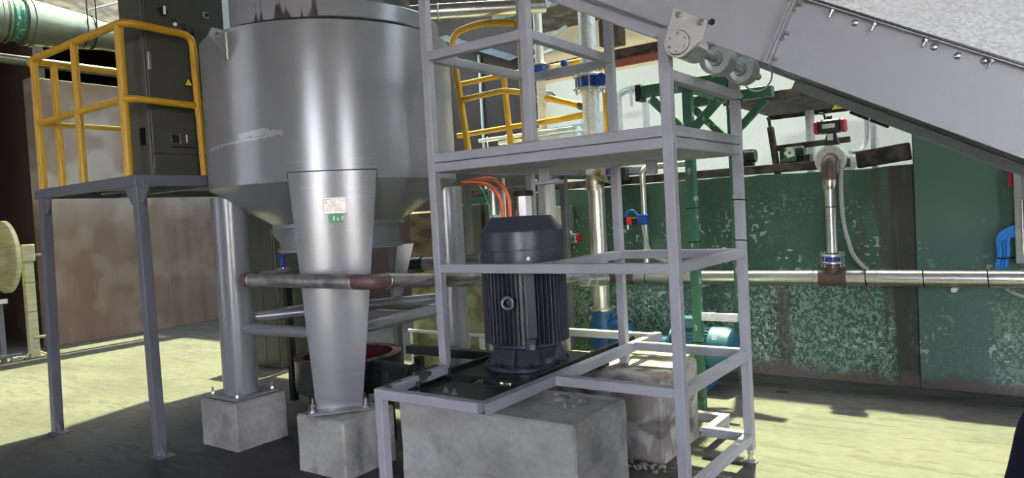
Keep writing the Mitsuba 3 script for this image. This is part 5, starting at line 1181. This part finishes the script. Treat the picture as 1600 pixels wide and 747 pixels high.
# ------------------------------------------------------------------ left side
du = thing("air_duct", "large pale metal air duct with a dark green collar under the roof, upper left", "duct")
DXx, DZ = -11.0, 4.60
part(du, "reducer", lathe([(0, 4.10), (0.31, 4.10), (0.315, 4.12), (0.30, 4.40), (0.235, 5.05), (0.225, 5.10), (0.22, 8.2), (0, 8.2)], 48, p0=(DXx, 0, DZ), axis=(0, 1, 0)), "duct_metal", 30)
part(du, "front_duct", lathe([(0, 1.5), (0.32, 1.5), (0.32, 3.86), (0.30, 3.87), (0, 3.87)], 48, p0=(DXx, 0, DZ), axis=(0, 1, 0)), "duct_metal", 30)
part(du, "flexible_collar", lathe([(0.27, 3.87), (0.29, 3.87), (0.275, 3.92), (0.295, 3.96), (0.275, 4.01), (0.29, 4.05), (0.28, 4.10), (0.26, 4.10)], 48, True, (DXx, 0, DZ), (0, 1, 0)), "green_steel", 30, "dark green flexible collar")
for y in (3.90, 3.82, 4.12, 4.20): part(du, "band", ring((DXx, y, DZ), (0, 1, 0), 0.31, 0.328, 0.03, 48), "duct_metal", 30)
for y in (4.86, 4.98):
    part(du, "hanger", cat([cyl((DXx + 0.25, y, DZ - 0.2), (DXx + 0.25, y, 5.49), 0.01, 8), ring((DXx, y, DZ), (0, 1, 0), 0.246, 0.256, 0.02, 40)]), "rubber", 30)
solo("pale_pipe", cyl((-11.3, 2.5, 4.13), (-11.3, 8.9, 4.13), 0.07, 20), "duct_metal", "pale level pipe above the brown partition, below the air duct", "pipe", smooth=35)
solo("ceiling_sheet", obar((-11.0, 5.00, 4.93), (-11.0, 5.75, 5.28), 0.30, 0.012), "white_paint", "white sheet hung at a slant beside the air duct under the roof", "sheet")
solo("roof_beam", cb(-12.1, -11.9, 4.0, 9.0, 4.75, 5.5, 0.01), "crate_wood", "brown beam under the roof edge behind the air duct", "beam")
cs = thing("cable_spool", "round wooden cable spool end on an axle at the left edge", "cable spool")
SX, SZ = -11.02, 1.40
part(cs, "flange_disc", lathe([(0.03, -0.03), (0.475, -0.03), (0.485, -0.024), (0.485, 0.024), (0.475, 0.03), (0.03, 0.03)], 64, True, (SX, 3.70, SZ), (0, 1, 0)), "spool_wood", 30)
part(cs, "core", cyl((SX, 3.30, SZ), (SX, 3.68, SZ), 0.20, 32), "spool_wood", 30)
part(cs, "flange_disc", lathe([(0.03, -0.03), (0.475, -0.03), (0.485, -0.024), (0.485, 0.024), (0.475, 0.03), (0.03, 0.03)], 64, True, (SX, 3.28, SZ), (0, 1, 0)), "spool_wood", 30)
part(cs, "axle", cyl((SX, 3.1, SZ), (SX, 4.16, SZ), 0.02, 14), "crate_wood", 30)
st = thing("spool_post", "pale wooden post with tape bands that carries the spool's axle", "post")
part(st, "post", cb(SX - 0.05, SX + 0.05, 3.90, 4.02, 0.0, 1.52, 0.006), "spool_wood")
part(st, "head", cb(SX - 0.07, SX + 0.07, 3.88, 4.04, 1.32, 1.55, 0.006), "spool_wood")
for z in (1.02, 0.62): part(st, "tape", cb(SX - 0.053, SX + 0.053, 3.897, 4.023, z, z + 0.02, 0.001), "crate_wood")
part(st, "peg", cyl((SX + 0.05, 3.95, 0.27), (SX + 0.06, 4.15, 0.275), 0.02, 12), "wood_beam", 30)
for s in (-1, 1): part(st, "foot", obar((SX, 3.96 + 0.02 * s, 0.10), (SX + 0.05, 3.96 + 0.14 * s, 0.012), 0.03, 0.02), "spool_wood")
tb = thing("steel_trestle", "dark grey steel trestle beside the wooden spool post", "trestle")
part(tb, "top", cb(-11.2, -10.9, 2.9, 3.66, 0.78, 0.84), "platform_paint")
part(tb, "leg", cb(-11.08, -11.02, 3.58, 3.64, 0.0, 0.78), "platform_paint"); part(tb, "leg", cb(-11.08, -11.02, 3.0, 3.06, 0.0, 0.78), "platform_paint")
part(tb, "clamp", cb(-10.9, -10.885, 3.55, 3.65, 0.79, 0.85), "white_plastic")
part(tb, "base_bar", cb(-11.0, -10.92, 2.8, 3.78, 0.06, 0.10), "platform_paint"); part(tb, "base_foot", cb(-11.0, -10.9, 3.66, 3.78, 0.0, 0.06), "zinc")
